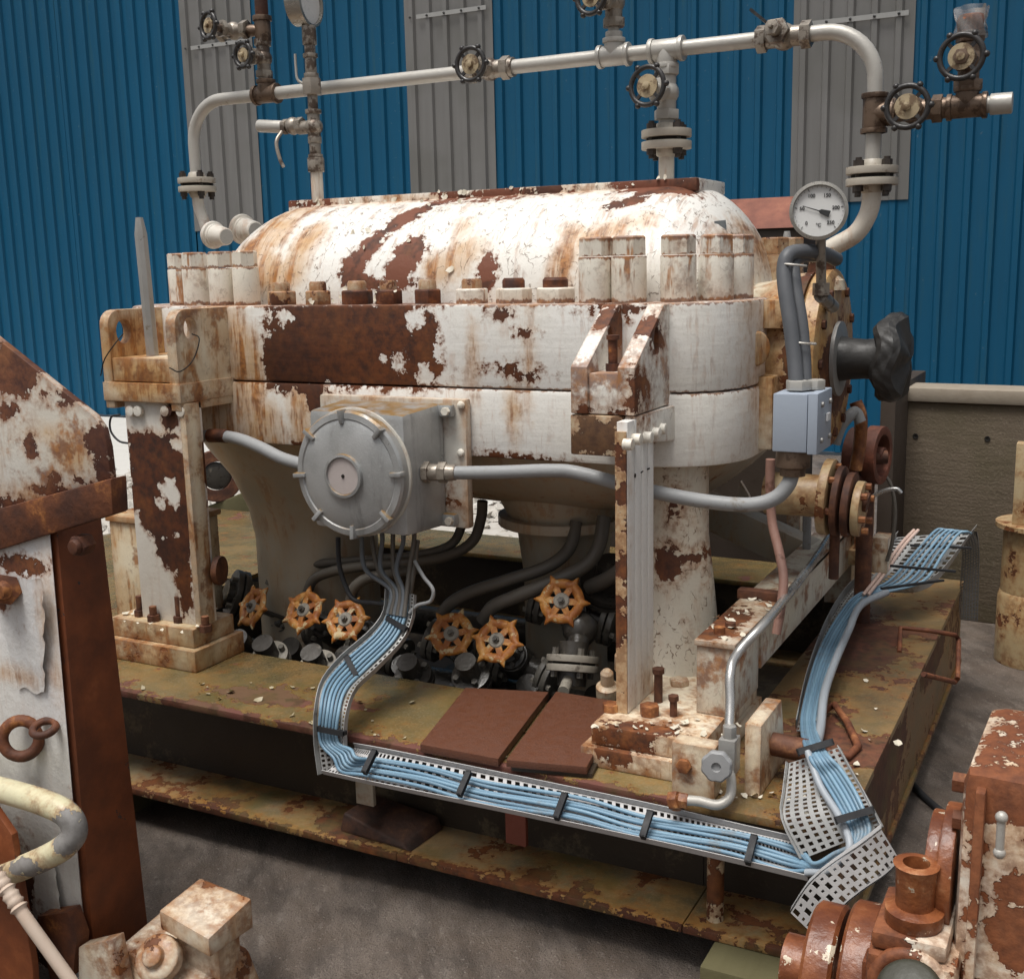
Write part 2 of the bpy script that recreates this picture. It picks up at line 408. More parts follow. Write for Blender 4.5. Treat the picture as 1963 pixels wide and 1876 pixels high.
def m_trans():
    t = NT('translucent_sheet'); v = t.vm('MULTIPLY', t.pos(), Vector((6, 6, .4))); n = t.noise(2, 5, .6, v); n2 = t.noise(1.5, 3)
    col = t.mix(n, (.14, .136, .13), (.21, .206, .20)); col = t.mix(t.math('MULTIPLY', t.step(n2, .45, .65), .5), col, (.13, .127, .115))
    return t.out(col, .35)
M_TRANS = m_trans()
M_CORE = plain('wall_core', (.05, .07, .09), (.04, .05, .06), 4, .8)
WY = 10.9
wh = thing('warehouse', 'large blue warehouse clad in vertical ribbed sheets behind the machine', 'building', (-6, WY, 0))
obj('wall_core', MB().box((-19.5, WY + .06, 0), (6.5, WY + 8, 8.4)), M_CORE, wh)
obj('roof', MB().box((-19.8, WY - .1, 8.4), (6.8, WY + 8.2, 8.6)), M_CORE, wh)
SW = 1.02; PITCH = SW / 5
def sheet(z0, z1, w=SW, mat=M_BLUE):
    prof = []
    for k in range(5):
        a = k * PITCH
        prof += [(a, 0), (a + .055, 0), (a + .072, -.032), (a + .118, -.032), (a + .135, 0)]
    prof.append((w + .02, 0)); mbx = MB(); n = len(prof)
    fr = [(x, y, z0) for x, y in prof] + [(x, y, z1) for x, y in prof] + [(x, y + .003, z0) for x, y in prof] + [(x, y + .003, z1) for x, y in prof]
    fs = []
    for i in range(n - 1): fs += [(i, i + 1, n + i + 1, n + i), (2 * n + i + 1, 2 * n + i, 3 * n + i, 3 * n + i + 1), (i + 1, i, 2 * n + i, 2 * n + i + 1), (n + i, n + i + 1, 3 * n + i + 1, 3 * n + i)]
    fs += [(0, n, 3 * n, 2 * n), (n - 1, 2 * n - 1 + 0, 4 * n - 1, 3 * n - 1)]
    mbx.add(fr, fs); return mesh_of('cladding_sheet', mbx, mat, 20)
me_full = sheet(.03, 8.4); me_low = sheet(.03, 2.36); me_tr = sheet(2.30, 8.3, mat=M_TRANS)
M_BATTEN = plain('pale_batten', (.36, .36, .35), (.27, .27, .26), 8, .6)
M_SCREW = plain('dark_screw', (.05, .05, .05), (.08, .08, .08), 20, .5, .6)
trans_ix = {0: (P(423, 92, Y=10.9).z,), 3: (P(862, 32, Y=10.9).z,), 7: (P(1640, 45, Y=10.9).z,)}
for i in range(-8, 16):
    x0 = -9.88 + i * SW
    if i in trans_ix:
        o = obj('cladding_sheet', None, None, wh, me=me_low); o.location = Vector((x0, WY, 0)) - wh.location
        o = obj('translucent_sheet', None, None, wh, me=me_tr); o.location = Vector((x0, WY - .012, 0)) - wh.location; o['label'] = 'grey translucent rooflight sheet let into the wall'
        trs = o
        for zb in trans_ix[i]:
            b = MB().box((x0 + .17, WY - .052, zb + .008), (x0 + SW - .03, WY - .046, zb + .05))
            q = obj('batten', b, M_BATTEN, wh)
            for k in range(5): obj('screw', MB().lathe([(.012, 0), (.012, .008), (.004, .012)], (x0 + k * PITCH + .095, WY - .054, zb + .03), (0, -1, 0), 8), M_SCREW, wh)
    else:
        o = obj('cladding_sheet', None, None, wh, me=me_full); o.location = Vector((x0, WY + (.0 if i % 2 else .004), 0)) - wh.location
mbp = MB().box((-19.5, WY - .03, 0), (6.5, WY + .06, .03)); obj('base_flashing', mbp, M_CORE, wh)

# low concrete wall on the right
def m_conc():
    t = NT('dirty_concrete'); v = t.vm('MULTIPLY', t.pos(), Vector((1, 1, 7))); a = t.noise(6, 6, .6, v); b = t.noise(2.2, 5, .6); c = t.noise(90, 3)
    sp = t.n.new('ShaderNodeSeparateXYZ'); t.l.new(t.pos(), sp.inputs[0])
    col = t.mix(a, (.10, .076, .05), (.17, .13, .09)); col = t.mix(t.math('MULTIPLY', t.step(b, .4, .65), .6), col, (.085, .07, .035)); col = t.mix(t.math('MULTIPLY', t.step(c, .6, .7), .4), col, (.25, .21, .16))
    return t.out(col, .8, None, t.math('ADD', a, c), .5, .006)
M_CONC = m_conc(); M_CONCT = plain('pale_concrete_lip', (.34, .29, .23), (.24, .20, .15), 12, .8, bump=.5, dirt=(.15, .12, .08))
w0 = P(1722, 742, Y=6.0); 
cw = thing('concrete_wall', 'low brown stained concrete wall standing before the blue cladding', 'wall', (-.4, 6.1, 0))
cw.rotation_euler = (0, 0, R_(-4)); cw['_local'] = 1
obj('wall_panel', MB().box((-.55, -.1, 0), (3.2, .12, w0.z - .075)), M_CONC, cw, bevel=.006)
obj('coping', MB().box((-.552, -.125, w0.z - .073), (3.2, .13, w0.z)), M_CONCT, cw, bevel=.018)
M_BLACK = plain('black_hole', (.012, .010, .008), (.02, .016, .012), 20, .9)
for px, py in ((1755, 838), (1895, 842)):
    q = P(px, py, Y=5.99); lx = q.x + .4
    obj('form_tie_hole', MB().lathe([(.014, 0), (.014, .004), (.009, .004), (.008, .001)], (lx, -.1, q.z), (0, -1, 0), 10), M_BLACK, cw)
# ------------------------------------------------------------ skid
DK = .48          # deck level
M_DECK = weathered('deck_paint', (.165, .125, .055), (.085, .064, .028), patches=[('e', P(500, 1335, Z=DK), (.21, .05, .1)), ('e', P(650, 1350, Z=DK), (.1, .045, .1)), ('b', (-1.6, 2.575, .47), (2.4, .02, .03)), ('e', P(900, 1340, Z=DK), (.05, .03, .1))],
                   chip=.64, streak=.15, moss=.45, wash=.2, grime=.8, halo=.02, rust=((.05, .018, .010), (.13, .042, .022), (.22, .10, .04)), primer=(.14, .05, .036), rough=.24, bump=.9, amp=.10, amp2=.05)
M_DECKR = weathered('end_deck_paint', (.18, .125, .06), (.10, .066, .03), patches=[('e', P(1640, 1240, Z=DK), (.16, .32, .1)), ('e', P(1650, 1440, Z=DK), (.25, .26, .1))], keep=[('e', P(1672, 1380, Z=DK), (.09, .12, .1)), ('e', P(1645, 1490, Z=DK), (.11, .07, .1))],
                    chip=.57, streak=.1, moss=.35, wash=.22, grime=.8, halo=.02, rust=((.05, .02, .012), (.15, .05, .025), (.25, .11, .05)), rough=.34, bump=1.0, amp=.10, amp2=.06)
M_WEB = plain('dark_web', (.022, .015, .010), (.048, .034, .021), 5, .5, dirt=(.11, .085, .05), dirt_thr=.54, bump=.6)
M_FLG = weathered('lower_flange', (.30, .24, .15), (.10, .075, .035), patches=[('b', (-1.6, 2.575, .12), (2.4, .014, .03)), ('e', (-1.95, 2.68, .14), (.16, .1, .1))], stains=[('b', (-1.6, 2.575, .13), (2.4, .04, .03))],
                  chip=.57, streak=.1, moss=.55, grime=.95, wash=.4, halo=.03, rough=.28, bump=.9)
M_CRUST = weathered('cream_crust', (.66, .58, .42), (.55, .44, .27), chip=.56, streak=.4, moss=.1, halo=.03, bump=.9)
sk = thing('skid_frame', 'long rusty olive painted steel skid frame under the machine', 'skid', (-2, 3.6, .12))
XL, XR = -4.6, -.49
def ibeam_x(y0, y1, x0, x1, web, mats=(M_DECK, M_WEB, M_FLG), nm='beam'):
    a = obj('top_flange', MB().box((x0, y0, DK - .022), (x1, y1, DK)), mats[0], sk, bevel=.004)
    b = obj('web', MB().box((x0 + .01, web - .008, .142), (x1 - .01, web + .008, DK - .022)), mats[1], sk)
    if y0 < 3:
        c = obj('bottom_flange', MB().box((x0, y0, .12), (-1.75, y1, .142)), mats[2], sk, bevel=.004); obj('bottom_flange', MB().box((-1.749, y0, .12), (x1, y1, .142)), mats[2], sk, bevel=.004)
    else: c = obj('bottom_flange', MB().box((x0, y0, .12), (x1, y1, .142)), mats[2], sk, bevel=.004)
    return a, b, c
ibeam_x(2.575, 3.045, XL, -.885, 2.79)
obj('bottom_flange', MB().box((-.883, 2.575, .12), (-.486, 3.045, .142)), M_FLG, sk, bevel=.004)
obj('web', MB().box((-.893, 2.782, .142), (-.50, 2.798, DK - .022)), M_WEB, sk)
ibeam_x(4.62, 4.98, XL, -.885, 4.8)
# end beam, running back
obj('end_deck', MB().box((-.88, 2.575, DK - .022), (-.49, 4.98, DK)), M_DECKR, sk, bevel=.003)
M_ENDFL = weathered('end_side', (.14, .09, .034), (.085, .058, .02), patches=[('e', (-.48, 3.1, .36), (.1, .5, .12)), ('e', (-.48, 4.2, .4), (.1, .3, .08))], chip=.55, moss=.5, grime=.7, streak=.3, rust=(RUST_D, (.12, .04, .018), (.2, .09, .03)), bump=.8)
obj('end_web', MB().box((-.502, 2.59, .142), (-.497, 4.97, DK - .0225)), M_ENDFL, sk)
obj('bottom_flange', MB().box((-.88, 3.047, .12), (-.486, 4.98, .142)), M_ENDFL, sk, bevel=.004)
# inner edge of the front deck and cross members in the pit
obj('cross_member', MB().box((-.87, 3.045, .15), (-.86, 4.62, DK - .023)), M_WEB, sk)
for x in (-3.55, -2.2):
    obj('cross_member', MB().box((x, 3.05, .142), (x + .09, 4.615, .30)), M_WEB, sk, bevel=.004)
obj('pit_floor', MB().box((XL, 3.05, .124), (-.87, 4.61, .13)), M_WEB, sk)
obj('left_deck', MB().box((-4.6, 3.046, DK - .02), (-3.35, 4.619, DK - .002)), M_DECK, sk)
# brackets and stubs on the web
M_PALE = weathered('pale_bracket', (.45, .40, .32), (.3, .26, .2), chip=.62, grime=.6)
M_RED = plain('red_bracket', (.20, .05, .03), (.13, .035, .02), 14, .6)
a = P(683, 1500, Y=2.6); b = P(718, 1545, Y=2.6)
obj('bracket', MB().box((a.x, 2.595, b.z), (b.x, 2.61, .40)), M_PALE, sk, bevel=.002)
a = P(970, 1570, Y=2.6); b = P(1010, 1622, Y=2.6)
obj('bracket', MB().box((a.x, 2.595, b.z), (b.x, 2.61, .40)), M_RED, sk, bevel=.002)
a = P(1352, 1660, Y=2.62); b = P(1382, 1730, Y=2.62)
obj('pipe_stub', MB().cyl(((a.x + b.x) / 2, 2.64, .142), ((a.x + b.x) / 2, 2.64, .42), .022), M_CRUST, sk)
M_DEB = rusty('debris_rust', (.025, .012, .008), (.06, .025, .014), (.10, .045, .02), sc=20)
obj('debris_plate', MB().hexa([(-1.98, 2.62, .143), (-1.72, 2.60, .143), (-1.70, 2.76, .143), (-1.96, 2.77, .143), (-1.97, 2.63, .20), (-1.75, 2.61, .155), (-1.71, 2.75, .19), (-1.95, 2.76, .21)]), M_DEB, sk, bevel=.01)
# curled flakes of paint along the deck
M_FLAKE = plain('paint_flake', (.30, .25, .14), (.48, .42, .30), 30, .55)
M_FLAKEW = plain('white_paint_flake', (.74, .71, .62), (.55, .47, .33), 30, .5)
def flakes(name, pts, mat, parent, s0=.006, s1=.02, nrm=(0, 0, 1), seed=1):
    rn = random.Random(seed); f = MB(); nrm = Vector(nrm)
    for c in pts:
        s = rn.uniform(s0, s1); fr = frame(Vector(c), nrm + Vector((rn.uniform(-.5, .5), rn.uniform(-.5, .5), rn.uniform(-.3, .3))), (rn.uniform(-1, 1), rn.uniform(-1, 1), rn.uniform(-1, 1)))
        n = rn.randint(5, 8); ring = []
        for k in range(n):
            a = 2 * math.pi * k / n; r = s * rn.uniform(.5, 1.15); x, y = r * math.cos(a) * 1.3, r * math.sin(a)
            ring.append(fr @ Vector((x, y, .3 / s * x * x)))
        o = len(f.v); f.add([fr @ Vector((0, 0, 0))] + ring, [(0, 1 + k, 1 + (k + 1) % n) for k in range(n)])
    o = obj(name, f, mat, parent, weld=False); o['kind'] = 'stuff'; return o
rn = random.Random(5); pts = []
for i in range(24):
    x = rn.uniform(-2.75, -1.25); pts.append((x, 2.60 + abs(rn.gauss(0, .07)), DK + .004))
for px, py in ((445, 1325), (480, 1308), (520, 1318), (560, 1316), (600, 1318), (640, 1330), (690, 1345), (560, 1370), (700, 1360), (850, 1380), (790, 1345)):
    pts.append(P(px, py, Z=DK + .005))
flakes('paint_flakes', pts, M_FLAKE, sk, .004, .013)
pts = [P(rn.gauss(1660, 40), rn.gauss(1420, 60), Z=DK + .006) for i in range(7)] + [P(rn.gauss(1560, 30), rn.gauss(1540, 22), Z=DK + .006) for i in range(9)] + [P(rn.gauss(1420, 50), rn.gauss(1520, 14), Z=DK + .006) for i in range(16)]
flakes('paint_flakes', pts, M_FLAKEW, sk, .004, .013, seed=2)
# loose brown cover plates
M_PLATE = plain('brown_rust_plate', (.125, .045, .022), (.095, .034, .017), 40, .55, bump=.7, fine=220)
def quad_plate(name, q, z0, z1, label):
    vs = [Vector((v.x, v.y, z0)) for v in q] + [Vector((v.x, v.y, z1)) for v in q]
    return tag(obj(name, MB().hexa(vs), M_PLATE, bevel=.003), label, 'plate')
q1 = [P(805, 1424, Z=DK + .03), P(955, 1452, Z=DK + .03), P(1052, 1324, Z=DK + .03), P(892, 1316, Z=DK + .03)]
q2 = [P(970, 1456, Z=DK + .035), P(1125, 1470, Z=DK + .035), P(1190, 1345, Z=DK + .035), P(1066, 1325, Z=DK + .035)]
quad_plate('cover_plate', q1, DK + .003, DK + .028, 'brown rusty square plate lying on the deck beside the blue cables')
quad_plate('cover_plate', q2, DK + .014, DK + .036, 'brown rusty square plate lying against the bolted column base')
tag(obj('packing_strip', MB().hexa([Vector((v.x + .01, v.y + .012, z)) for z in (DK + .001, DK + .013) for v in q2]), M_WEB), 'thin dark packing strip under the brown plate', 'strip')
# timber bearers
M_TIMB = plain('mossy_timber', (.13, .115, .05), (.075, .065, .03), 9, .8, bump=.7, stretch=(1, .2, 1))
for i, (x, lab) in enumerate(((-.80, 'mossy green timber bearer under the near corner of the skid'), (-3.1, 'mossy timber bearer under the skid below the rust-patched column'))):
    a = obj('timber_bearer', MB().box((x, 2.46, .0), (x + .24, 4.9, .118)), M_TIMB, bevel=.008); tag(a, lab, 'timber')
# ------------------------------------------------------------ the machine: split casing on two supports
YC = 3.10; ZB, ZP, ZT = 1.222, 1.436, 1.69
def pe(px, py, rx, ry, Y=YC, k='e', dep=.35):
    c = P(px, py, Y=Y); a = P(px + rx, py, Y=Y); b = P(px, py + ry, Y=Y)
    return (k, c, (abs(a.x - c.x), dep, abs(b.z - c.z)))
M_CASE = weathered('casing_paint', (.79, .775, .735), (.70, .64, .52),
    patches=[pe(672, 664, 162, 78, k='b'), pe(545, 690, 40, 60), pe(815, 625, 26, 40), pe(605, 760, 20, 40), pe(1003, 637, 15, 11), pe(975, 707, 26, 9), pe(1010, 722, 22, 10),
             pe(960, 600, 26, 9), pe(1000, 886, 75, 12), pe(1180, 592, 60, 12), pe(600, 748, 40, 10), pe(575, 865, 30, 14)],
    keep=[pe(540, 612, 14, 16), pe(795, 610, 14, 22), pe(765, 700, 12, 18), pe(815, 715, 16, 26), pe(735, 690, 6, 6)],
    stains=[pe(425, 720, 85, 150), pe(500, 830, 60, 70), pe(1012, 690, 12, 70), pe(985, 790, 14, 60), pe(905, 640, 10, 70), pe(1395, 700, 7, 110), pe(575, 800, 30, 80), pe(620, 790, 20, 60), pe(1465, 700, 16, 120)],
    chip=.775, streak=.35, streak_sc=30, crack=.10, halo=.022, rough=.45, grime=.3, rust=((.036, .010, .004), (.125, .034, .007), (.23, .075, .014)), bump=.45, amp=.06, amp2=.05, bands=[(ZP, .006), (ZT, .007)], edge_amt=.75, ridge=.5)
def dome_z(y): c = min(1, max(-1, (3.75 - y) / .475)); return ZT - .01 + .375 * (math.sqrt(1 - c * c)) ** .86
def on_dome(px, py):
    y = 3.28
    while y < 3.75:
        q = P(px, py, Y=y)
        if q.z <= dome_z(y): return q
        y += .004
    return P(px, py, Y=3.6)
def dcap(p0, p1, r): return ('s', (on_dome(*p0), on_dome(*p1)), r)
M_DOME = weathered('dome_paint', (.82, .80, .75), (.74, .68, .55),
    patches=[dcap((830, 392), (765, 425), .040), dcap((765, 425), (710, 470), .030), dcap((710, 470), (672, 530), .042), dcap((790, 480), (755, 525), .052), dcap((680, 540), (800, 545), .018), dcap((932, 505), (928, 545), .030),
             dcap((1225, 372), (1330, 355), .030), dcap((1170, 398), (1230, 380), .020), ('b', (-1.98, 3.6, 2.045), (.14, .05, .022)), ('b', (-1.33, 3.6, 2.045), (.12, .06, .04)), ('e', (-1.72, 3.6, 2.045), (.07, .05, .02)), ('e', (-2.75, 3.6, 2.045), (.1, .05, .014))],
    stains=[dcap((520, 450), (560, 410), .10), dcap((560, 520), (600, 450), .07), dcap((520, 520), (480, 470), .08), dcap((875, 470), (890, 430), .035), dcap((1068, 545), (1100, 450), .050), dcap((1120, 460), (1230, 425), .055), dcap((840, 520), (900, 480), .07), ('e', (-1.06, 3.6, 1.88), (.05, .5, .16)), ('b', (-2.05, 3.6, 2.045), (.85, .03, .03))],
    chip=.74, streak=.6, streak_sc=22, crack=.8, halo=.02, amp=.075, amp2=.05, flow=(1, .10, .10), grime=.2, rough=.38, primer=(.165, .052, .024), rust=((.055, .018, .009), (.13, .040, .016), (.28, .10, .03)), bump=.8)
M_FOOT = weathered('foot_paint', (.74, .67, .52), (.60, .46, .26), wash=.55, edge=.045, stains=[('e', (-2.87, 2.85, 1.46), (.17, .1, .09)), ('e', (-3.0, 3.0, 1.55), (.1, .3, .15))], chip=.72, streak=.95, streak_sc=22, halo=.05, crack=.2, amp=.05, bump=.6)
M_FOOTR = weathered('front_foot_paint', (.80, .78, .72), (.70, .62, .48), edge=.012, patches=[('e', P(1245, 640, Y=3.0), (.04, .06, .06)), ('e', P(1170, 620, Y=3.05), (.04, .06, .05)), ('e', P(1160, 790, Y=2.85), (.12, .03, .012)), ('e', P(1215, 760, Y=2.85), (.012, .05, .06))],
                    chip=.77, streak=.55, halo=.05, crack=.3, bump=.6, stains=[('e', (-1.30, 2.85, 1.42), (.02, .04, .04)), ('e', (-1.12, 2.86, 1.44), (.02, .05, .07))])
M_BOLT = weathered('bolt_paint', (.80, .77, .69), (.70, .61, .45), chip=.70, streak=1.0, streak_sc=26, halo=.05, crack=.25, amp=.05, bump=.6, bands=[(ZT + .004, .010), (ZT + .131, .007), (ZT + .186, .012)], edge_amt=.85)
M_BOLTR = weathered('rusty_bolt_paint', (.66, .55, .38), (.5, .38, .2), chip=.56, streak=.9, streak_sc=34, halo=.06, crack=.3, bump=.7, edge=.045, bands=[(ZT + .004, .012)])
M_RUST = rusty('rust', sc=16)
M_RUSTB = rusty('brown_rust', (.05, .018, .010), (.13, .048, .022), (.26, .11, .045), sc=14)
mc = thing('split_casing_compressor', 'large peeling white split casing of a rusty process compressor', 'machine', (-2.0, 3.7, ZB))

def outline(off=0.0):
    pts = []
    def arc(cx, cy, r, a0, a1, n=10):
        for k in range(n + 1):
            a = R_(a0 + (a1 - a0) * k / n); pts.append((cx + (r - off) * math.cos(a), cy + (r - off) * math.sin(a)))
    arc(-1.20, 3.36, .26, -90, 0); arc(-1.06, 3.50, .12, 0, 60, 4)
    pts.append((-1.08 - off, 3.64)); pts.append((-1.08 - off, 3.86)); arc(-1.06, 4.0, .12, -60, 0, 4); arc(-1.20, 4.14, .26, 0, 90)
    arc(-3.02, 4.12, .28, 90, 180); arc(-3.02, 3.38, .28, 180, 270)
    return pts
obj('lower_casing_flange', MB().prism(outline(), ZB, ZP - .0015, u=(1, 0, 0), w=(0, 1, 0)), M_CASE, mc, bevel=.014)
obj('upper_casing_flange', MB().prism(outline(.003), ZP + .0015, ZT, u=(1, 0, 0), w=(0, 1, 0)), M_CASE, mc, bevel=.010)

# dome
DXL, DXR, EL, ER = -3.06, -1.035, .36, .26
def dome(u, v):
    x = DXL + (DXR - DXL) * u
    s = 1.0
    if x < DXL + EL: s = math.sqrt(max(0, 1 - ((DXL + EL - x) / EL) ** 2))
    if x > DXR - ER: s = min(s, math.sqrt(max(0, 1 - ((x - DXR + ER) / ER) ** 2)))
    s = max(s, .02); a = math.pi * v
    return Vector((x, 3.75 - .475 * math.cos(a) * (s ** .55), ZT - .01 + .375 * (abs(math.sin(a)) ** .86) * s))
def umap(u): return .5 - .5 * math.cos(math.pi * u)
up_ = obj('upper_casing', MB().grid(lambda u, v: dome(umap(u), v), 72, 40), M_DOME, mc, sharp=80)
# long flat rail along the top
mbr = MB(); n = 24
obj('top_rail', MB().box((-2.80, 3.60, 2.02), (-1.20, 3.90, 2.062)), M_DOME, mc, bevel=.006)
obj('name_plate', MB().hexa([Vector(p) for p in [P(1370, 448, Y=3.52), P(1392, 447, Y=3.58), P(1390, 424, Y=3.6), P(1368, 426, Y=3.54)]] + [Vector(p) + Vector((.004, -.006, .003)) for p in [P(1370, 448, Y=3.52), P(1392, 447, Y=3.58), P(1390, 424, Y=3.6), P(1368, 426, Y=3.54)]]), plain('grey_plate', (.2, .22, .22), (.3, .3, .29), 60, .4, .5), mc)
# flakes standing off the dome
rn = random.Random(11); pts = []
for i in range(22): pts.append((rn.uniform(-2.8, -1.3), 3.598, rn.uniform(2.035, 2.068)))
for i in range(10): pts.append(dome((rn.gauss(-2.2, .15) - DXL) / (DXR - DXL), rn.uniform(.08, .42)) + Vector((0, -.004, .002)))
for i in range(12): pts.append((rn.uniform(-2.45, -1.9), 3.14 + rn.random() * .1, 1.70 + rn.random() * .05))
flakes('paint_flakes', pts, M_FLAKEW, up_, .004, .013, nrm=(0, -1, .3), seed=4)

# bolts round the parting flange
def tall_bolt(x, y, r=.05, h=.13, c=.055, mat=M_BOLT):
    b = obj('stud_sleeve', MB().lathe([(r, 0), (r, h)], (x, y, ZT), n=22), mat, mc, bevel=.003)
    obj('cap_nut', MB().lathe([(r * .96, 0), (r * .96, c * .92), (r * .85, c)], (x, y, ZT + h + .002), n=6, a0=x * 9), mat, b)
for px in (378, 428, 474):
    q = P(px, 575, Y=3.2); tall_bolt(q.x, 3.2, .046, .128, .055)
tall_bolt(-3.05, 3.27, .046, .128, .055); tall_bolt(-3.16, 3.42, .046, .128); tall_bolt(-3.2, 3.58, .046, .128)
for x, y in ((-1.372, 3.195), (-1.268, 3.195), (-1.13, 3.23), (-1.052, 3.34), (-1.03, 3.47)): tall_bolt(x, y, .0515, .132, .055)
for x, y in ((-1.32, 4.28), (-1.2, 4.28), (-1.08, 4.22), (-1.03, 4.1), (-1.05, 3.98)): tall_bolt(x, y, .05, .13, .055, M_BOLTR)
for i, px in enumerate((540, 610, 685, 745, 820, 905, 985, 1065)):
    q = P(px, 568, Y=3.205); mt = (M_BOLTR, M_BOLTR, M_RUST, M_RUST, M_RUST, M_BOLT, M_BOLT, M_BOLT)[i]; r = (.050, .047, .052, .045, .047, .052, .056, .062)[i]
    b = obj('nut', MB().lathe([(r, 0), (r, .042), (r * .9, .046)], (q.x, 3.205, ZT), n=6, a0=.4 + i * .7), mt, mc, bevel=.002)
    obj('stud_end', MB().lathe([(r * .62, 0), (r * .62, .022), (r * .52, .03)], (q.x, 3.205, ZT + .046), n=16), M_BOLTR if i < 6 else M_RUST, b)
for i in range(9):
    b = obj('nut', MB().lathe([(.05, 0), (.05, .045)], (-2.6 + i * .14, 4.3, ZT), n=6, a0=i), M_BOLTR, mc)
# mossy seam between nuts
# feet: pairs of lugs with a block between
def rr(a0, b0, a1, b1, r, n=5):
    """rectangle whose (a0,b1) corner is rounded"""
    return [(a0, b0), (a1, b0), (a1, b1)] + [(a0 + r - r * math.sin(R_(90 * k / n)), b1 - r + r * math.cos(R_(90 * k / n))) for k in range(n + 1)]
h1 = P(365, 630, X=-2.70); h2 = P(238, 635, X=-2.995)
obj('foot_lug', MB().plate_hole(rr(2.85, 1.36, 3.13, 1.688, .05), (h1.y, h1.z), .030, -2.742, -2.70, u=(0, 1, 0), w=(0, 0, 1), hs=(1, 1.25)), M_FOOT, mc, bevel=.004)
obj('foot_lug', MB().plate_hole(rr(2.85, 1.36, 3.3, 1.688, .05), (h2.y, h2.z), .034, -3.036, -2.995, u=(0, 1, 0), w=(0, 0, 1), hs=(1, 1.2)), M_FOOT, mc, bevel=.004)
obj('foot_block', MB().box((-2.994, 2.853, 1.452), (-2.743, 3.13, 1.53)), M_FOOT, mc, bevel=.004)
obj('foot_block', MB().box((-3.04, 2.845, 1.385), (-2.694, 3.13, 1.449)), M_FOOT, mc, bevel=.005)
for xa, xb, hp in ((-1.302, -1.252, (1186, 640)), (-1.166, -1.116, (1273, 642))):
    poly = [(2.85, 1.405), (3.16, 1.405), (3.16, 1.688), (3.075, 1.688), (2.85, 1.532)]
    obj('foot_lug', MB().plate_hole(poly, (3.015, 1.592), .017, xa, xb, u=(0, 1, 0), w=(0, 0, 1), hs=(1, 2.2)), M_FOOTR, mc, bevel=.006)
obj('foot_block', MB().box((-1.251, 2.858, 1.405), (-1.167, 3.14, 1.515)), M_FOOTR, mc, bevel=.004)
M_BROWNP = weathered('brown_block_paint', (.50, .42, .30), (.38, .28, .16), patches=[('b', (-1.23, 2.85, 1.35), (.07, .3, .05))], rust=((.07, .032, .016), (.15, .075, .032), (.24, .11, .04)), keep=[('e', (-1.30, 2.85, 1.375), (.016, .05, .025)), ('e', (-1.165, 2.85, 1.30), (.02, .05, .01))], chip=.5, bump=.6)
obj('foot_packer', MB().box((-1.305, 2.852, 1.292), (-1.152, 3.12, 1.402)), M_BROWNP, mc, bevel=.006)
obj('foot_side', MB().hexa([Vector(p) for p in [(-1.15, 2.86, 1.33), (-1.117, 2.86, 1.33), (-1.10, 3.13, 1.30), (-1.15, 3.13, 1.30), (-1.15, 2.86, 1.402), (-1.117, 2.86, 1.402), (-1.10, 3.13, 1.402), (-1.15, 3.13, 1.402)]]), M_FOOTR, mc, bevel=.005)
b = obj('jack_bolt', MB().hexn((-1.21, 2.93, 1.515), (-1.21, 2.93, 1.535), .022).cyl((-1.21, 2.93, 1.535), (-1.21, 2.93, 1.60), .013).cyl((-1.21, 2.93, 1.60), (-1.21, 2.93, 1.612), .018), M_RUST, mc)
# locating pins
M_STEEL = plain('dull_steel', (.30, .29, .27), (.40, .39, .37), 30, .42, .35, dirt=(.2, .16, .11), dirt_thr=.62)
pb = P(292, 672, Y=2.96); pt = P(266, 407, Y=2.96); dr = (pt - pb); L = dr.length
obj('guide_pin', MB().lathe([(.0215, 0), (.0215, L - .055), (.0125, L)], Vector((pb.x, 2.96, 1.53)), dr, n=8, a0=.3), M_STEEL, mc)
obj('guide_pin', MB().lathe([(.0215, 0), (.0215, .16), (.011, .215)], (P(1509, 440, Y=4.35).x, 4.35, ZT + .0), (0, 0, 1), n=12), M_STEEL, mc)
obj('guide_pin_base', MB().lathe([(.03, 0), (.03, .14)], (P(1509, 440, Y=4.35).x, 4.35, ZT), n=12), M_BOLTR, mc)
# wire loop through the lug
obj('wire', MB().tube([P(368, 640, X=-2.69), P(382, 650, X=-2.66), P(370, 690, X=-2.66), P(345, 712, X=-2.68), P(325, 705, X=-2.72)], .0022, 6), M_BLACK, mc)
obj('wire', MB().tube([P(236, 640, X=-2.98), P(218, 662, Y=2.84), P(200, 690, Y=2.83), P(193, 720, Y=2.84)], .0022, 6), M_BLACK, mc)
# belly and nozzles below
M_BELLY = weathered('belly_paint', (.44, .40, .33), (.32, .27, .19), wash=.25, chip=.70, streak=.4, halo=.02, moss=.08, grime=.6)
obj('lower_casing', MB().grid(lambda u, v: Vector((-2.5 + 1.52 * umap(u), 3.75 - .50 * math.cos(math.pi * v) * (1 - .25 * abs(2 * umap(u) - 1) ** 6), ZB + .01 - .27 * math.sin(math.pi * v) * (1 - abs(2 * umap(u) - 1) ** 4))), 30, 24), M_BELLY, mc, sharp=80)
obj('suction_nozzle', MB().lathe([(.235, .13), (.235, .80), (.255, .92), (.31, 1.05), (.39, 1.16), (.43, 1.23)], (-2.72, 3.56, 0), n=40), M_BELLY, mc, sharp=60)
nz = obj('discharge_nozzle', MB().lathe([(.15, .13), (.15, .70), (.17, .86), (.19, .90), (.24, 1.0), (.26, 1.2)], (-1.72, 3.70, 0), n=32), M_BELLY, mc, sharp=60)
obj('nozzle_flange', MB().lathe([(.24, .895), (.24, .93)], (-1.72, 3.70, 0), n=32), M_BELLY, nz, bevel=.004)
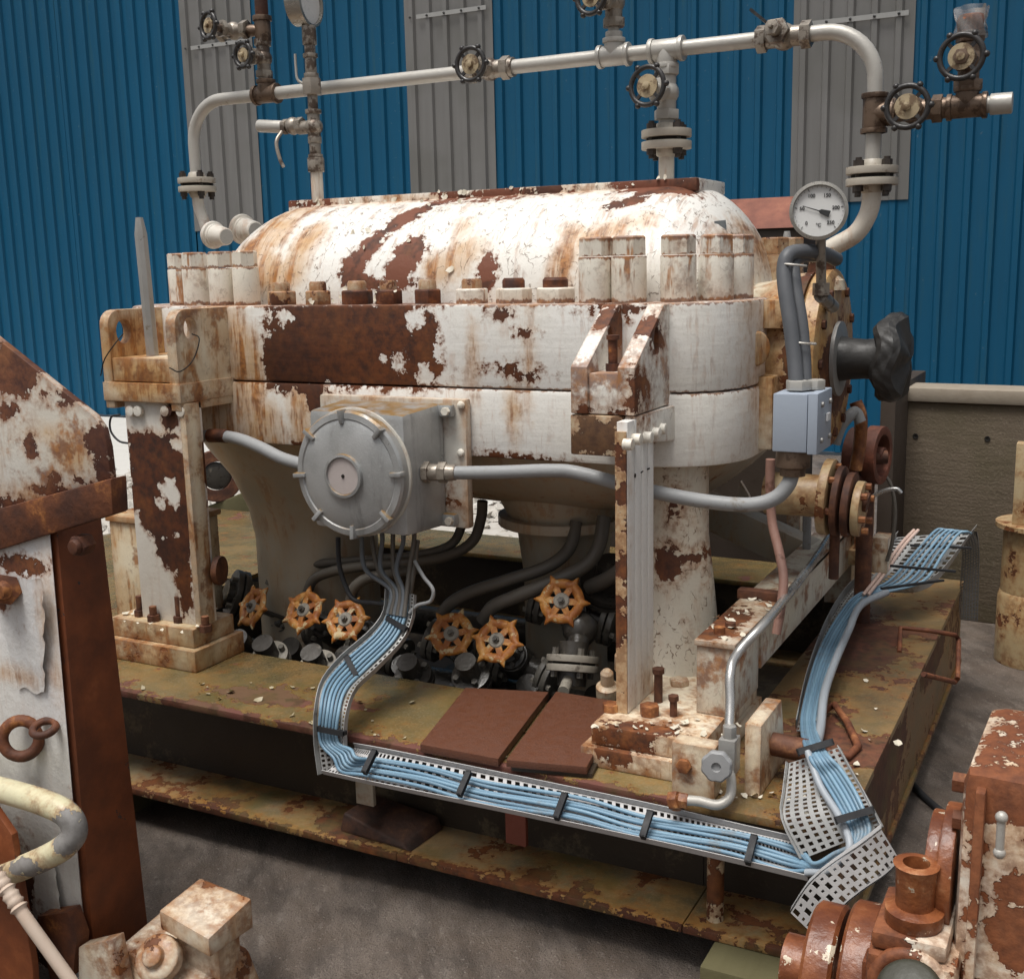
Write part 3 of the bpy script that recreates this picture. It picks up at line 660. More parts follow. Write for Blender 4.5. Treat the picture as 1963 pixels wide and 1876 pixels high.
M_LEGP = weathered('drain_leg_paint', (.62, .585, .50), (.52, .44, .32), patches=[('e', P(1290, 1075, Y=3.2), (.04, .2, .05)), ('e', P(1320, 1065, Y=3.2), (.03, .2, .012)), ('e', P(1300, 960, Y=3.2), (.012, .2, .03))], chip=.73, streak=.45, crack=.9, halo=.05, bump=.8)
obj('leg_pipe', MB().lathe([(.135, .50), (.128, .62), (.105, .85), (.088, 1.0), (.086, 1.24)], (-1.13, 3.25, 0), n=32), M_LEGP, mc, sharp=60)
# shaft end: bearing housing, seal plate, shaft and wrapped coupling
M_HOUS = weathered('housing_paint', (.68, .63, .52), (.52, .42, .25), patches=[('e', (-.84, 3.6, 1.55), (.05, .4, .4))], stains=[('e', (-.92, 3.5, 1.55), (.1, .35, .3))], chip=.66, streak=.8, halo=.05, moss=.3)
M_STREAKR = weathered('rust_streaked_flange', (.50, .36, .18), (.40, .24, .10), patches=[('e', (-.82, 3.75, 1.45), (.2, .24, .14))], chip=.60, streak=1.0, wash=.9, streak_sc=40, halo=.06, rust=((.05, .018, .01), (.17, .06, .022), (.38, .17, .06)))
AY, AZ = 3.75, 1.49
hb = obj('bearing_housing', MB().lathe([(.20, 0), (.235, .02), (.245, .10), (.265, .18), (.275, .25)], (-1.10, AY, AZ), (1, 0, 0), 40), M_HOUS, mc, sharp=50)
obj('housing_split', MB().box((-1.10, 3.46, 1.60), (-.88, 3.62, 1.685)), M_HOUS, mc, bevel=.006)
q = P(1497, 633, X=-.98)
obj('end_plug', MB().lathe([(.052, 0), (.052, .09), (.047, .097)], (-1.02, 3.44, 1.545), (.85, -.5, 0), 24), M_HOUS, mc, bevel=.003)
obj('lower_bracket', MB().box((-1.06, 3.42, 1.24), (-.90, 3.60, 1.46)), M_HOUS, mc, bevel=.006)
fl = obj('seal_flange', MB().lathe([(.27, 0), (.28, .008), (.28, .05), (.265, .058), (.10, .062)], (-.845, AY, AZ), (1, 0, 0), 48), M_STREAKR, mc, sharp=40)
for k in range(12):
    a = 2 * math.pi * k / 12
    obj('flange_bolt', MB().hexn((-.79, AY + .235 * math.cos(a), AZ + .235 * math.sin(a)), (-.775, AY + .235 * math.cos(a), AZ + .235 * math.sin(a)), .015), M_RUSTB, fl)
obj('seal_plate', MB().lathe([(.118, 0), (.118, .012), (.06, .013)], (-.782, AY, AZ), (1, 0, 0), 40), plain('grey_seal', (.30, .295, .28), (.42, .41, .39), 30, .45, .2, dirt=(.15, .1, .07)), mc)
M_BLKR = plain('black_wrap', (.016, .015, .014), (.035, .033, .031), 18, .55, bump=.9, fine=40)
obj('shaft', MB().lathe([(.072, 0), (.066, .03), (.062, .08), (.068, .13)], (-.772, AY, AZ), (1, 0, 0), 32), M_BLKR, mc, sharp=50)
rn = random.Random(8)
def cpl(u, v):
    a = 2 * math.pi * u; prof = [(.03, -.005), (.118, 0), (.132, .015), (.136, .05), (.128, .07), (.05, .09), (.0, .095)]
    i = min(int(v * 6), 5); f = v * 6 - i; r = prof[i][0] * (1 - f) + prof[i + 1][0] * f; h = prof[i][1] * (1 - f) + prof[i + 1][1] * f
    w = 1 + .05 * math.sin(2 * a + 1) + .025 * math.sin(5 * a + h * 30) + .03 * abs(math.sin(4.5 * a + h * 45)) ** .5 + .018 * abs(math.sin(11 * a - h * 80))
    return Vector((-.652 + h + .012 * math.sin(5 * a) * (r / .13), AY + r * w * math.cos(a), AZ + .004 + r * w * 1.02 * math.sin(a)))
obj('wrapped_coupling', MB().grid(cpl, 110, 48), M_BLKR, mc, sharp=25)
# ------------------------------------------------------------ supports
M_LCOL = weathered('left_column_paint', (.72, .69, .63), (.62, .56, .47), patches=[pe(300, 905, 52, 75, 2.87, 'b'), pe(318, 985, 52, 55, 2.87), pe(330, 1040, 36, 50, 2.87), pe(350, 1075, 12, 110, 2.87), pe(325, 800, 14, 28, 2.87), pe(345, 900, 26, 60, 2.87)],
    keep=[pe(325, 945, 17, 26, 2.87), pe(310, 965, 9, 12, 2.87), pe(347, 850, 12, 22, 2.87), pe(337, 1030, 8, 4, 2.87)], stains=[pe(322, 800, 16, 40, 2.87), pe(300, 840, 60, 18, 2.87), pe(352, 1120, 8, 60, 2.87)], chip=.72, streak=.2, halo=.02, amp=.05, amp2=.03,
    rust=((.030, .009, .004), (.10, .026, .006), (.28, .09, .018)), rough=.5)
M_BASE = weathered('base_paint', (.60, .51, .36), (.50, .37, .20), edge=.045, wash=.5, chip=.62, streak=.9, streak_sc=30, halo=.06, moss=.28, bump=.8)
M_BASEB = weathered('base_bright_paint', (.76, .70, .56), (.60, .47, .28), patches=[('e', P(1210, 1425, Y=2.67), (.09, .1, .025)), ('e', P(1180, 1450, Y=2.67), (.05, .1, .02)), ('e', (-1.05, 2.72, .6), (.14, .03, .03))], chip=.69, streak=.9, wash=.35, streak_sc=30, halo=.07, bump=.8, edge=.03)
ls = thing('left_support', 'white support column with a large brown rust patch under the square lifting lugs', 'support', (-2.85, 2.9, DK))
obj('base_plate', MB().box((-3.10, 2.80, DK + .001), (-2.677, 3.05, .555)), M_BASE, ls, bevel=.005)
obj('base_plate', MB().box((-3.08, 2.825, .556), (-2.70, 3.03, .622)), M_BASE, ls, bevel=.005)
obj('column_plate', MB().box((-2.972, 2.87, .622), (-2.70, 2.945, 1.384)), M_LCOL, ls, bevel=.003)
obj('column_flange', MB().box((-2.715, 2.856, .623), (-2.690, 2.925, 1.383)), M_FOOT, ls, bevel=.003)
for px, py in ((248, 787), (263, 787), (315, 787), (345, 788)):
    q = P(px + 6, py, Y=2.868); b = obj('bolt', MB().cyl((q.x, 2.87, q.z), (q.x, 2.852, q.z), .018, n=14), M_BOLT, ls, bevel=.002)
q = P(327, 787, Y=2.868); obj('bolt', MB().hexn((q.x, 2.87, q.z), (q.x, 2.855, q.z), .017), M_RUST, ls)
for px, py, h in ((345, 1192, .07), (270, 1180, .05), (295, 1190, .03), (395, 1210, .03)):
    q = P(px, py, Z=.622); b = obj('anchor_stud', MB().hexn((q.x, q.y, .622), (q.x, q.y, .645), .022).cyl((q.x, q.y, .645), (q.x, q.y, .645 + h), .013), M_RUSTB, ls)
flakes('paint_flakes', [P(random.uniform(230, 420), random.uniform(1165, 1215), Z=.628) for i in range(22)], M_FLAKEW, ls, .004, .012, seed=9)
obj('side_disc', MB().lathe([(.05, 0), (.05, .02)], (-2.69, 2.95, .80), (1, .3, 0), 20), M_RUSTB, ls)
obj('side_box', MB().box((-3.45, 3.2, DK), (-3.12, 3.45, .86)), M_FOOT, ls, bevel=.005)
obj('side_box_lid', MB().box((-3.46, 3.19, .862), (-3.11, 3.46, .885)), M_BASE, ls, bevel=.003)

rs = thing('right_support', 'white grooved spring plate standing on a bolted two tier rusty base', 'support', (-1.1, 2.85, DK))
obj('base_plate', MB().box((-1.205, 2.67, DK + .001), (-.86, 3.22, .535)), M_BASEB, rs, bevel=.005)
obj('base_plate', MB().box((-1.182, 2.69, .536), (-.87, 3.2, .592)), M_BASEB, rs, bevel=.006)
M_GROOVE = weathered('spring_plate_paint', (.80, .79, .76), (.74, .72, .67), stains=[('b', (-1.14, 2.79, 1.0), (.008, .012, .5)), ('e', (-1.117, 2.88, .62), (.01, .1, .03))], chip=.80, streak=.08, halo=.02, grime=.2, rough=.5, bump=.25)
gy = [2.852, 2.90, 2.948]; ys = [2.80] + gy + [2.995]
for i in range(4):
    obj('spring_leaf', MB().box((-1.147, ys[i] + (.0012 if i else 0), .593), (-1.117, ys[i + 1] - .0012, 1.395)), M_GROOVE, rs, bevel=.0015)
obj('spring_core', MB().box((-1.144, 2.803, .5935), (-1.1205, 2.992, 1.30)), plain('groove_dark', (.10, .095, .085), (.14, .13, .11), 20, .7), rs)
obj('edge_strip', MB().box((-1.150, 2.793, .593), (-1.119, 2.7995, 1.37)), weathered('rusty_edge', (.55, .42, .27), (.45, .28, .13), chip=.5, streak=.8, halo=.08), rs)
for i, y in enumerate(gy):
    q = obj('groove_hole', MB().cyl((-1.1172, y, 1.245 + i * .002), (-1.1155, y, 1.245), .006, n=10), M_BLACK, rs)
for i, (px, py) in enumerate(((1208, 852), (1224, 842), (1245, 838), (1260, 830), (1272, 822))):
    q = P(px, py, X=-1.10); obj('bolt', MB().cyl((-1.118, q.y, q.z), (-1.092, q.y, q.z), .0155, n=14), M_BOLT, rs, bevel=.002)
def hexbolt(px, py, z, r, h, mat=M_RUST, parent=rs, nm='base_bolt'):
    q = P(px, py, Z=z); return obj(nm, MB().hexn((q.x, q.y, z), (q.x, q.y, z + h), r), mat, parent, bevel=.003)
M_RUSTO = rusty('orange_rust', (.14, .045, .018), (.33, .13, .045), (.55, .27, .10), sc=30, rough=.5)
hexbolt(1172, 1362, .592, .026, .022, M_RUSTO); hexbolt(1245, 1370, .592, .028, .03, M_RUSTO); hexbolt(1302, 1312, .592, .03, .018, M_BASEB)
for px, py, h, r in ((1262, 1345, .085, .012), (1291, 1372, .045, .010)):
    q = P(px, py, Z=.592); obj('jack_stud', MB().cyl((q.x, q.y, .592), (q.x, q.y, .592 + h), r).hexn((q.x, q.y, .592 + h), (q.x, q.y, .592 + h + .014), r * 1.5), M_RUSTB, rs)
a = P(1287, 1425, Y=2.61); b = P(1370, 1440, Y=2.61)
eb = obj('end_block', MB().box((a.x, 2.612, DK + .0005), (b.x, 2.669, .618)), M_BASEB, rs, bevel=.004)
q = P(1312, 1466, Y=2.61); obj('block_bolt', MB().hexn((q.x, 2.612, q.z), (q.x, 2.596, q.z), .020), M_RUSTO, eb, bevel=.003)
# small cheek beside the block
obj('cheek_plate', MB().hexa([Vector(p) for p in [(-.755, 2.67, DK), (-.715, 2.67, DK), (-.715, 2.93, DK), (-.755, 2.93, DK), (-.765, 2.70, .66), (-.722, 2.70, .66), (-.722, 2.90, .66), (-.765, 2.90, .66)]]), M_BASEB, rs, bevel=.005)
obj('tie_bar', MB().cyl((-.72, 2.80, .575), (-.60, 2.80, .57), .03, n=16), M_RUSTB, rs)
flakes('paint_flakes', [P(random.uniform(1130, 1340), random.uniform(1375, 1400), Z=.597) for i in range(14)] + [P(random.uniform(1290, 1440), random.uniform(1380, 1410), Z=.597) for i in range(9)], M_FLAKEW, rs, .004, .012, seed=12)

# instrument rail behind
rail = thing('pipe_rail', 'peeling cream box rail running back from the bolted base', 'rail', (-.9, 3.4, .59))
M_RAIL = weathered('rail_paint', (.64, .60, .50), (.55, .46, .30), patches=[('e', P(1400, 1190, Z=.8), (.05, .14, .03)), ('e', P(1365, 1215, Z=.8), (.05, .05, .03))], chip=.66, streak=.5, crack=.3, halo=.04, moss=.12, edge=.045)
obj('front_post', MB().box((-.952, 2.88, .593), (-.848, 3.13, .785)), M_RAIL, rail, bevel=.005)
obj('rail_top', MB().box((-.956, 2.872, .787), (-.842, 3.32, .803)), M_RAIL, rail, bevel=.003)
obj('rail_web', MB().box((-.855, 3.14, .65), (-.845, 4.55, .795)), M_RAIL, rail)
obj('rail_flange', MB().box((-.955, 3.322, .785), (-.845, 4.55, .797)), M_RAIL, rail)
obj('rail_leg', MB().box((-.95, 4.45, DK), (-.85, 4.55, .784)), M_RAIL, rail)
obj('rail_bolt', MB().hexn((-.91, 2.95, .803), (-.91, 2.95, .822), .017), M_RUSTO, rail)
obj('rail_bolt', MB().hexn((-.90, 3.02, .803), (-.90, 3.02, .815), .015), M_RUSTB, rail)
obj('clip', MB().box((-.965, 3.30, .80), (-.83, 3.34, .83)), M_RUSTB, rail, bevel=.004)
flakes('paint_flakes', [(random.uniform(-.96, -.84), random.uniform(2.88, 3.35), .806) for i in range(16)], M_FLAKEW, rail, .005, .016, seed=14)
# slanting brace behind the leg pipe
br = obj('brace', MB().bar((-1.75, 4.2, 1.02), (-.93, 4.12, .74), .10, .12), M_BELLY, None, bevel=.004); tag(br, 'slanting grey cream brace behind the tapering leg pipe', 'brace')
# ------------------------------------------------------------ overhead balance pipe
PY = 3.75
def Q(px, py, Y=PY): return P(px, py, Y=Y)
M_PIPE = plain('galvanised_pipe', (.52, .50, .46), (.40, .38, .34), 12, .42, .25, dirt=(.20, .13, .08), dirt_thr=.60, bump=.3)
M_WPIPE = weathered('white_pipe_paint', (.66, .63, .57), (.56, .48, .36), chip=.68, streak=.4, halo=.04, grime=.4)
M_FIT = plain('stained_fitting', (.24, .205, .165), (.38, .34, .29), 26, .4, .45, dirt=(.075, .045, .03), dirt_thr=.50, bump=.5)
M_FITB = plain('brown_fitting', (.13, .085, .055), (.20, .14, .10), 26, .42, .45, dirt=(.06, .035, .022), dirt_thr=.5, bump=.5)
M_WBLK = plain('black_handwheel', (.018, .017, .017), (.04, .036, .034), 40, .4, bump=.4)
M_WHUB = plain('cream_hub', (.46, .38, .25), (.34, .26, .15), 40, .45, dirt=(.12, .07, .035), dirt_thr=.5)
M_BOLTB = plain('black_bolt', (.022, .018, .015), (.05, .035, .025), 40, .55, bump=.5)
M_FLANGE = plain('pale_flange', (.50, .46, .39), (.36, .32, .26), 24, .5, dirt=(.2, .14, .09), dirt_thr=.6)
op = thing('overhead_pipe', 'grey steel pipe arching over the machine with valves and tees', 'pipe', (-2.0, PY, 2.3))
xl, xr, zh = Q(374, 300).x, Q(1675, 250).x, Q(1080, 118).z
def arc_pts(cx, cz, r, a0, a1, n=10): return [Vector((cx + r * math.cos(R_(a0 + (a1 - a0) * k / n)), PY, cz + r * math.sin(R_(a0 + (a1 - a0) * k / n)))) for k in range(n + 1)]
RB = .155
path = [Vector((xl, PY, Q(374, 338).z))] + arc_pts(xl + RB, zh - RB, RB, 180, 90) + arc_pts(xr - RB, zh - RB, RB, 90, 0) + [Vector((xr, PY, Q(1673, 320).z))]
obj('pipe', MB().tube(path, .0242, 16, 0), M_PIPE, op, sharp=60)
lowl = [Vector((xl, PY, Q(374, 362).z)), Vector((xl, PY, Q(374, 395).z)), Vector((xl + .02, PY, Q(378, 420).z)), Q(396, 440), Q(404, 455)]
obj('pipe_tail', MB().tube(lowl, .0235, 14), M_WPIPE, op, sharp=60)
def flange_pair(c, r, parent, nb=4, gap=.012, th=.022, axis=(0, 0, 1), mat=M_FLANGE, rb=.016):
    fr = frame(c, axis, (1, .2, 0)); ob = None
    for sgn in (-1, 1):
        m = MB(fr); m.lathe([(r, sgn * gap / 2), (r, sgn * (gap / 2 + th))], n=32); m.lathe([(r * .5, sgn * (gap / 2 + th)), (r * .38, sgn * (gap / 2 + th + .022))], n=24)
        o = obj('flange', m, mat, parent, bevel=.002); ob = ob or o
    obj('gasket', MB(fr).lathe([(r * .8, -gap / 2), (r * .8, gap / 2)], n=28), M_BLACK, parent)
    for k in range(nb):
        a = 2 * math.pi * (k + .5) / nb; x, y = r * .74 * math.cos(a), r * .74 * math.sin(a); e = gap / 2 + th
        obj('flange_bolt', MB(fr).hexn((x, y, e), (x, y, e + .018), rb).hexn((x, y, -e - .018), (x, y, -e), rb).cyl((x, y, -e - .03), (x, y, e + .026), rb * .6, n=10), M_BOLTB, ob)
flange_pair(Vector((xl, PY, Q(376, 355).z)), .076, op); flange_pair(Vector((xr, PY, Q(1672, 338).z)), .078, op, 4)
def wheel_mb(fr, R, r, ns=6, knobs=6, hub=.3, kn=.012):
    m = MB(fr); m.torus((0, 0, 0), (0, 0, 1), R, r, 40, 8)
    for k in range(knobs):
        a = 2 * math.pi * k / knobs; m.sphere((math.cos(a) * (R + r), math.sin(a) * (R + r), 0), kn, 8, 6)
    for k in range(ns):
        a = 2 * math.pi * (k + .5) / ns; m.bar((0, 0, -.004), (math.cos(a) * R, math.sin(a) * R, 0), r * 1.2, r * .9)
    return m
def gate_valve(c, pipe_dir, parent, stem=(0, -1, 0), L=.115, R=.047, mat=None, s=1.0, lever=False, hubmat=None, spin=0.0):
    mat = mat or M_FIT; c = Vector(c); pd = Vector(pipe_dir).normalized(); st = Vector(stem).normalized()
    m = MB(); m.sphere(c, .034 * s, 16, 10); m.cyl(c - pd * .062 * s, c + pd * .062 * s, .026 * s)
    for g in (-1, 1): m.hexn(c + pd * g * .045 * s, c + pd * g * .07 * s, .035 * s)
    m.cyl(c, c + st * .05 * s, .024 * s); m.hexn(c + st * .045 * s, c + st * .062 * s, .033 * s); m.cyl(c + st * .06 * s, c + st * .082 * s, .016 * s); m.hexn(c + st * .08 * s, c + st * .094 * s, .02 * s); m.cyl(c + st * .09 * s, c + st * (L + .012), .007)
    v = obj('valve', m, mat, parent, bevel=.0015, sharp=40)
    if lever:
        obj('lever', MB().bar(c + st * .07, c + st * .085 + Vector((-.075, 0, .065)), .02, .008).cyl(c + st * .05, c + st * .09, .011), M_WBLK, v)
    else:
        fr = frame(c + st * L, st, (math.cos(spin), .3, math.sin(spin)))
        obj('handwheel', wheel_mb(fr, R, .0085, 4, 6, kn=.010), M_WBLK, v, sharp=60)
        obj('wheel_hub', MB(fr).lathe([(R * .62, -.004), (R * .62, .003), (R * .2, .005), (R * .2, .014), (R * .1, .016)], n=24), hubmat or M_WHUB, v)
    return v
def tee(c, d1, d2, parent, mat=None, s=1.0, both=True):
    c = Vector(c); d1 = Vector(d1); d2 = Vector(d2); m = MB(); m.cyl(c - d1 * .055 * s, c + d1 * .055 * s, .033 * s); m.cyl(c, c + d2 * .052 * s, .033 * s)
    for p in (c - d1 * .055 * s, c + d1 * .042 * s): m.cyl(p, p + d1 * .014 * s, .038 * s)
    m.cyl(c + d2 * .04 * s, c + d2 * .055 * s, .038 * s)
    return obj('tee', m, mat or M_FIT, parent, bevel=.002)
UP = Vector((0, 0, 1)); XX = Vector((1, 0, 0))
def col(name, pts, parent, mat=M_FIT, n=16):
    m = MB()
    for p, q, r in pts: m.cyl(p, q, r, n=n)
    return obj(name, m, mat, parent, bevel=.0015)
# left stack
x = Q(511, 180).x; c0 = Vector((x, PY, zh)); tee(c0, XX, UP, op, M_FITB)
zz = lambda py, px=510: Q(px, py).z
col('nipple', [(c0 + UP * .05, Vector((x, PY, zz(135))), .017), (Vector((x, PY, zz(152))), Vector((x, PY, zz(143))), .027)], op)
gate_valve((x - .005, PY, zz(112)), UP, op, stem=(-.12, -1, 0), L=.105, R=.043)
col('nipple', [(Vector((x, PY, zz(90))), Vector((x, PY, zz(78))), .020), (Vector((x, PY, zz(80))), Vector((x, PY, zz(36))), .031), (Vector((x, PY, zz(40))), Vector((x, PY, zz(30))), .037)], op, M_FITB)
col('branch', [(Vector((x, PY, zz(58))), Vector((x - .09, PY - .02, zz(58) + .005)), .022)], op, M_FITB)
gate_valve((x - .125, PY - .02, zz(58) + .008), XX, op, stem=(-.25, -1, 0.05), L=.115, R=.046)
col('pipe_stub', [(Vector((x, PY, zz(30))), Vector((x, PY, zz(-40))), .025)], op, M_RUSTB)
# valve in the run
gate_valve(Vector((Q(938, 130).x, PY, zh)), XX, op, L=.135, R=.053, s=1.15)
col('coupling', [(Vector((Q(965, 130).x, PY, zh)), Vector((Q(985, 130).x, PY, zh)), .033)], op)
# tee with a branch up
x = Q(1177, 105).x; c0 = Vector((x, PY, zh)); tee(c0, XX, UP, op, M_PIPE)
col('nipple', [(c0 + UP * .05, Vector((x, PY, Q(1177, 30).z)), .019), (c0 + UP * .055, c0 + UP * .075, .028)], op, M_PIPE)
gate_valve(Vector((x, PY, Q(1177, 5).z)), UP, op, stem=(-.2, -1, 0), L=.13, R=.054, s=1.1)
# tee with the branch down to the dome
x = Q(1278, 100).x; c0 = Vector((x, PY, zh)); tee(c0, XX, -UP, op, M_PIPE, 1.05)
gate_valve(Vector((x, PY, Q(1278, 178).z)), UP, op, stem=(-.12, -1, .05), L=.135, R=.058, s=1.2, mat=M_PIPE)
col('nipple', [(Vector((x, PY, Q(1278, 215).z)), Vector((x, PY, Q(1278, 245).z)), .026), (c0 - UP * .05, Vector((x, PY, Q(1278, 150).z)), .026)], op, M_PIPE)
flange_pair(Vector((x, PY, Q(1278, 268).z)), .082, op, 4, th=.025)
col('dome_stem', [(Vector((x, PY, Q(1278, 290).z)), Vector((x, PY, 2.055)), .0255)], op, M_WPIPE)
# lever valve and the far branch
gate_valve(Vector((Q(1503, 70).x, PY, zh)), XX, op, stem=(-.1, -1, .12), lever=True, s=1.2)
col('coupling', [(Vector((Q(1535, 70).x, PY, zh)), Vector((Q(1550, 70).x, PY, zh)), .033)], op, M_PIPE)
c0 = Vector((xr, PY, Q(1675, 218).z)); tee(c0, UP, XX, op, M_FITB, 1.05)
zb = c0.z; gate_valve(Vector((Q(1752, 214).x, PY, zb)), XX, op, stem=(-.02, -1, 0), L=.11, R=.058, mat=M_FITB, s=1.15)
col('nipple', [(c0 + XX * .05, Vector((Q(1730, 214).x, PY, zb)), .020), (Vector((Q(1775, 214).x, PY, zb)), Vector((Q(1835, 214).x, PY, zb)), .021), (Vector((Q(1800, 214).x, PY, zb)), Vector((Q(1815, 214).x, PY, zb)), .03)], op, M_FITB)
x = Q(1853, 214).x; tee(Vector((x, PY, zb)), XX, UP, op, M_FITB)
col('capped_end', [(Vector((x + .05, PY, zb)), Vector((Q(1900, 214).x, PY, zb)), .024), (Vector((Q(1898, 214).x, PY, zb)), Vector((Q(1940, 214).x, PY, zb)), .030)], op, M_PIPE)
col('nipple', [(Vector((x, PY, zb + .05)), Vector((x, PY, Q(1853, 150).z)), .019), (Vector((x, PY, zb + .055)), Vector((x, PY, zb + .07)), .029)], op, M_FITB)
gate_valve(Vector((x, PY, Q(1853, 118).z)), UP, op, stem=(-.1, -1, 0), L=.10, R=.059, mat=M_FITB, s=1.15)
col('nipple', [(Vector((x, PY, Q(1853, 88).z)), Vector((x, PY, Q(1853, 72).z)), .024)], op, M_PIPE)
obj('taped_cap', MB().lathe([(.034, 0), (.035, .05), (.031, .06)], (x, PY, Q(1853, 72).z), n=16), rusty('orange_tape', (.25, .07, .03), (.42, .14, .06), (.5, .22, .1), sc=30), op)
t_ = NT('clear_wrap'); t_.out((.80, .78, .76), .18); t_.b.inputs['Transmission Weight'].default_value = .8; t_.b.inputs['IOR'].default_value = 1.1
obj('clear_wrap', MB().grid(lambda u, v: Vector((x, PY, Q(1853, 74).z + (Q(1853, 14).z - Q(1853, 74).z) * v)) + Vector((math.cos(6.2832 * u), math.sin(6.2832 * u), 0)) * (.041 + .005 * math.sin(9 * u * 3.1 + v * 7) + .004 * math.sin(17 * u)), 24, 10), t_.m, op, sharp=80)
# tail down to the bearing housing
obj('pipe_tail', MB().tube([Vector((xr, PY, Q(1672, 355).z)), Vector((xr, PY, Q(1670, 385).z)), Q(1662, 415), Q(1640, 448), Q(1600, 472), Q(1565, 490)], .0285, 16), M_WPIPE, op, sharp=60)
obj('housing_cap', MB().lathe([(.075, 0), (.07, .03), (.045, .05), (.04, .09), (.05, .10), (.05, .13)], (Q(1575, 520).x, PY, AZ + .215), n=24), M_HOUS, op)
for i, (px, py, sc_) in enumerate(((412, 451, 1.0), (468, 440, 1.12))):
    c = P(px, py, Y=3.72 + .16 * i); ax = Vector((.93, -.30, -.10)).normalized()
    o = obj('tapered_plug', MB().lathe([(.038 * sc_, -.05), (.038 * sc_, -.022), (.054 * sc_, -.02), (.056 * sc_, -.012), (.054 * sc_, -.003), (.046 * sc_, 0), (.046 * sc_, .012), (.043 * sc_, .014), (.034 * sc_, .085), (.030 * sc_, .088)], c, ax, 32), M_WPIPE, sharp=30)
    obj('end_disc', MB().lathe([(.0295 * sc_, .0885), (.001, .089)], c, ax, 24), M_STEEL, o)
    tag(o, ('pale tapered plug standing beside the tall left sleeve nuts', 'wider pale tapered plug half hidden by the dome shoulder')[i], 'plug')

# ------------------------------------------------------------ pressure gauge stalk on the dome
GY = 3.62
gs = thing('pressure_gauge', 'round pressure gauge on a tall fitted stalk above the dome', 'gauge', (Q(610, 380, GY).x, GY, 2.06))
gx = Q(605, 300, GY).x; G = lambda py: Q(604, py, GY).z
V = lambda py, dx=0: Vector((gx + dx, GY, G(py)))
col('stalk', [(Vector((gx, GY, 2.05)), V(330), .0225)], gs, M_WPIPE)
m = MB(); m.hexn(V(330), V(303), .034); m.cyl(V(303), V(296), .027); m.cyl(V(296), V(275), .021); m.cyl(V(275), V(262), .025); obj('union', m, M_FIT, gs, bevel=.002)
m = MB(); m.cyl(V(270), V(215), .023); m.sphere(V(243), .033); m.cyl(V(243), V(243) + Vector((-.07, 0, 0)), .024); m.cyl(V(218), V(210), .030); obj('tee', m, M_FIT, gs, bevel=.002)
m = MB(); c = V(238) + Vector((-.095, 0, 0)); m.hexn(c + XX * .045, c + XX * .02, .03); m.sphere(c, .032); m.hexn(c - XX * .025, c - XX * .045, .028); bv = obj('ball_valve', m, M_FIT, gs, bevel=.002)
obj('spout', MB().cyl(c - XX * .045, c - XX * .16 + UP * .012, .023), M_PIPE, bv, bevel=.002)
obj('lever', MB().tube([c + Vector((-.03, -.03, -.02)), c + Vector((-.035, -.06, -.06)), c + Vector((-.02, -.065, -.12)), c + Vector((-.005, -.065, -.15))], .007, 8), M_FIT, bv)
m = MB(); m.cyl(V(215), V(180), .0185); m.hexn(V(182), V(150), .037); m.cyl(V(150), V(140), .027); m.cyl(V(140), V(108), .021); m.cyl(V(110), V(102), .027); m.cyl(V(102), V(85), .020); m.cyl(V(85), V(48), .026); obj('union', m, M_FIT, gs, bevel=.002)
obj('bleed_tube', MB().tube([V(160) + Vector((-.03, 0, .0)), V(150) + Vector((-.055, -.01, 0)), V(125) + Vector((-.06, -.01, 0)), V(100) + Vector((-.06, -.01, 0))], .005, 8), M_PIPE, gs)
gc = Vector((gx, GY, G(2)))
M_CASEST = plain('gauge_case', (.42, .40, .36), (.34, .32, .28), 14, .28, .7)
M_DIAL = plain('dial_white', (.72, .72, .70), (.66, .66, .64), 9, .35, bump=.05)
def gauge(c, nrm, r, depth, parent, ticks=True):
    fr = frame(c, nrm, Vector((0, 0, 1)).cross(Vector(nrm)))
    obj('gauge_case', MB(fr).lathe([(r * .8, -depth), (r * .98, -depth * .92), (r, 0), (r * 1.07, .004), (r * 1.07, .016), (r * .95, .018), (r * .93, .006), (.001, .005)], n=44), M_CASEST, parent, sharp=40)
    d = obj('dial', MB(fr).lathe([(r * .93, .0065), (.0005, .0066)], n=44), M_DIAL, parent)
    return fr, d
gauge(gc, (1, .12, 0), .082, .055, gs)

# ------------------------------------------------------------ dial thermometer at the shaft end
TY = 3.30
tc = P(1570, 405, Y=TY); tr = .0735
tn = Vector((.16, -.98, .06))
th = thing('dial_thermometer', 'round white dial thermometer with a black needle standing at the shaft end', 'thermometer', (tc.x, TY, 1.7))
fr, dial = gauge(tc, tn, tr, .04, th)
M_INK = plain('black_ink', (.02, .02, .02), (.03, .03, .03), 20, .5)
def text_mesh(txt, size, fr, x, y, z, parent, mat, name='numeral', bold=0.0):
    cu = bpy.data.curves.new(name, 'FONT'); cu.body = txt; cu.size = size; cu.align_x = 'CENTER'; cu.align_y = 'CENTER'; cu.extrude = .0002; cu.offset = bold
    to = bpy.data.objects.new(name, cu); COL.objects.link(to)
    dg = bpy.context.evaluated_depsgraph_get(); me = bpy.data.meshes.new_from_object(to.evaluated_get(dg)); bpy.data.objects.remove(to)
    me.transform(fr @ Matrix.Translation((x, y, z))); me.materials.clear(); me.materials.append(mat)
    return obj(name, None, None, parent, me=me)
frt = fr   # x right, y up as seen on the dial
for k in range(51):
    a = R_(225 - 270 * k / 50); big = k % 10 == 0; r0, r1 = tr * (.80 if big else .85), tr * .89
    if k % 2 == 0:
        obj('tick', MB(frt).bar((r0 * math.cos(a), r0 * math.sin(a), .0078), (r1 * math.cos(a), r1 * math.sin(a), .0078), .0016 if big else .0008, .0006), M_INK, dial)
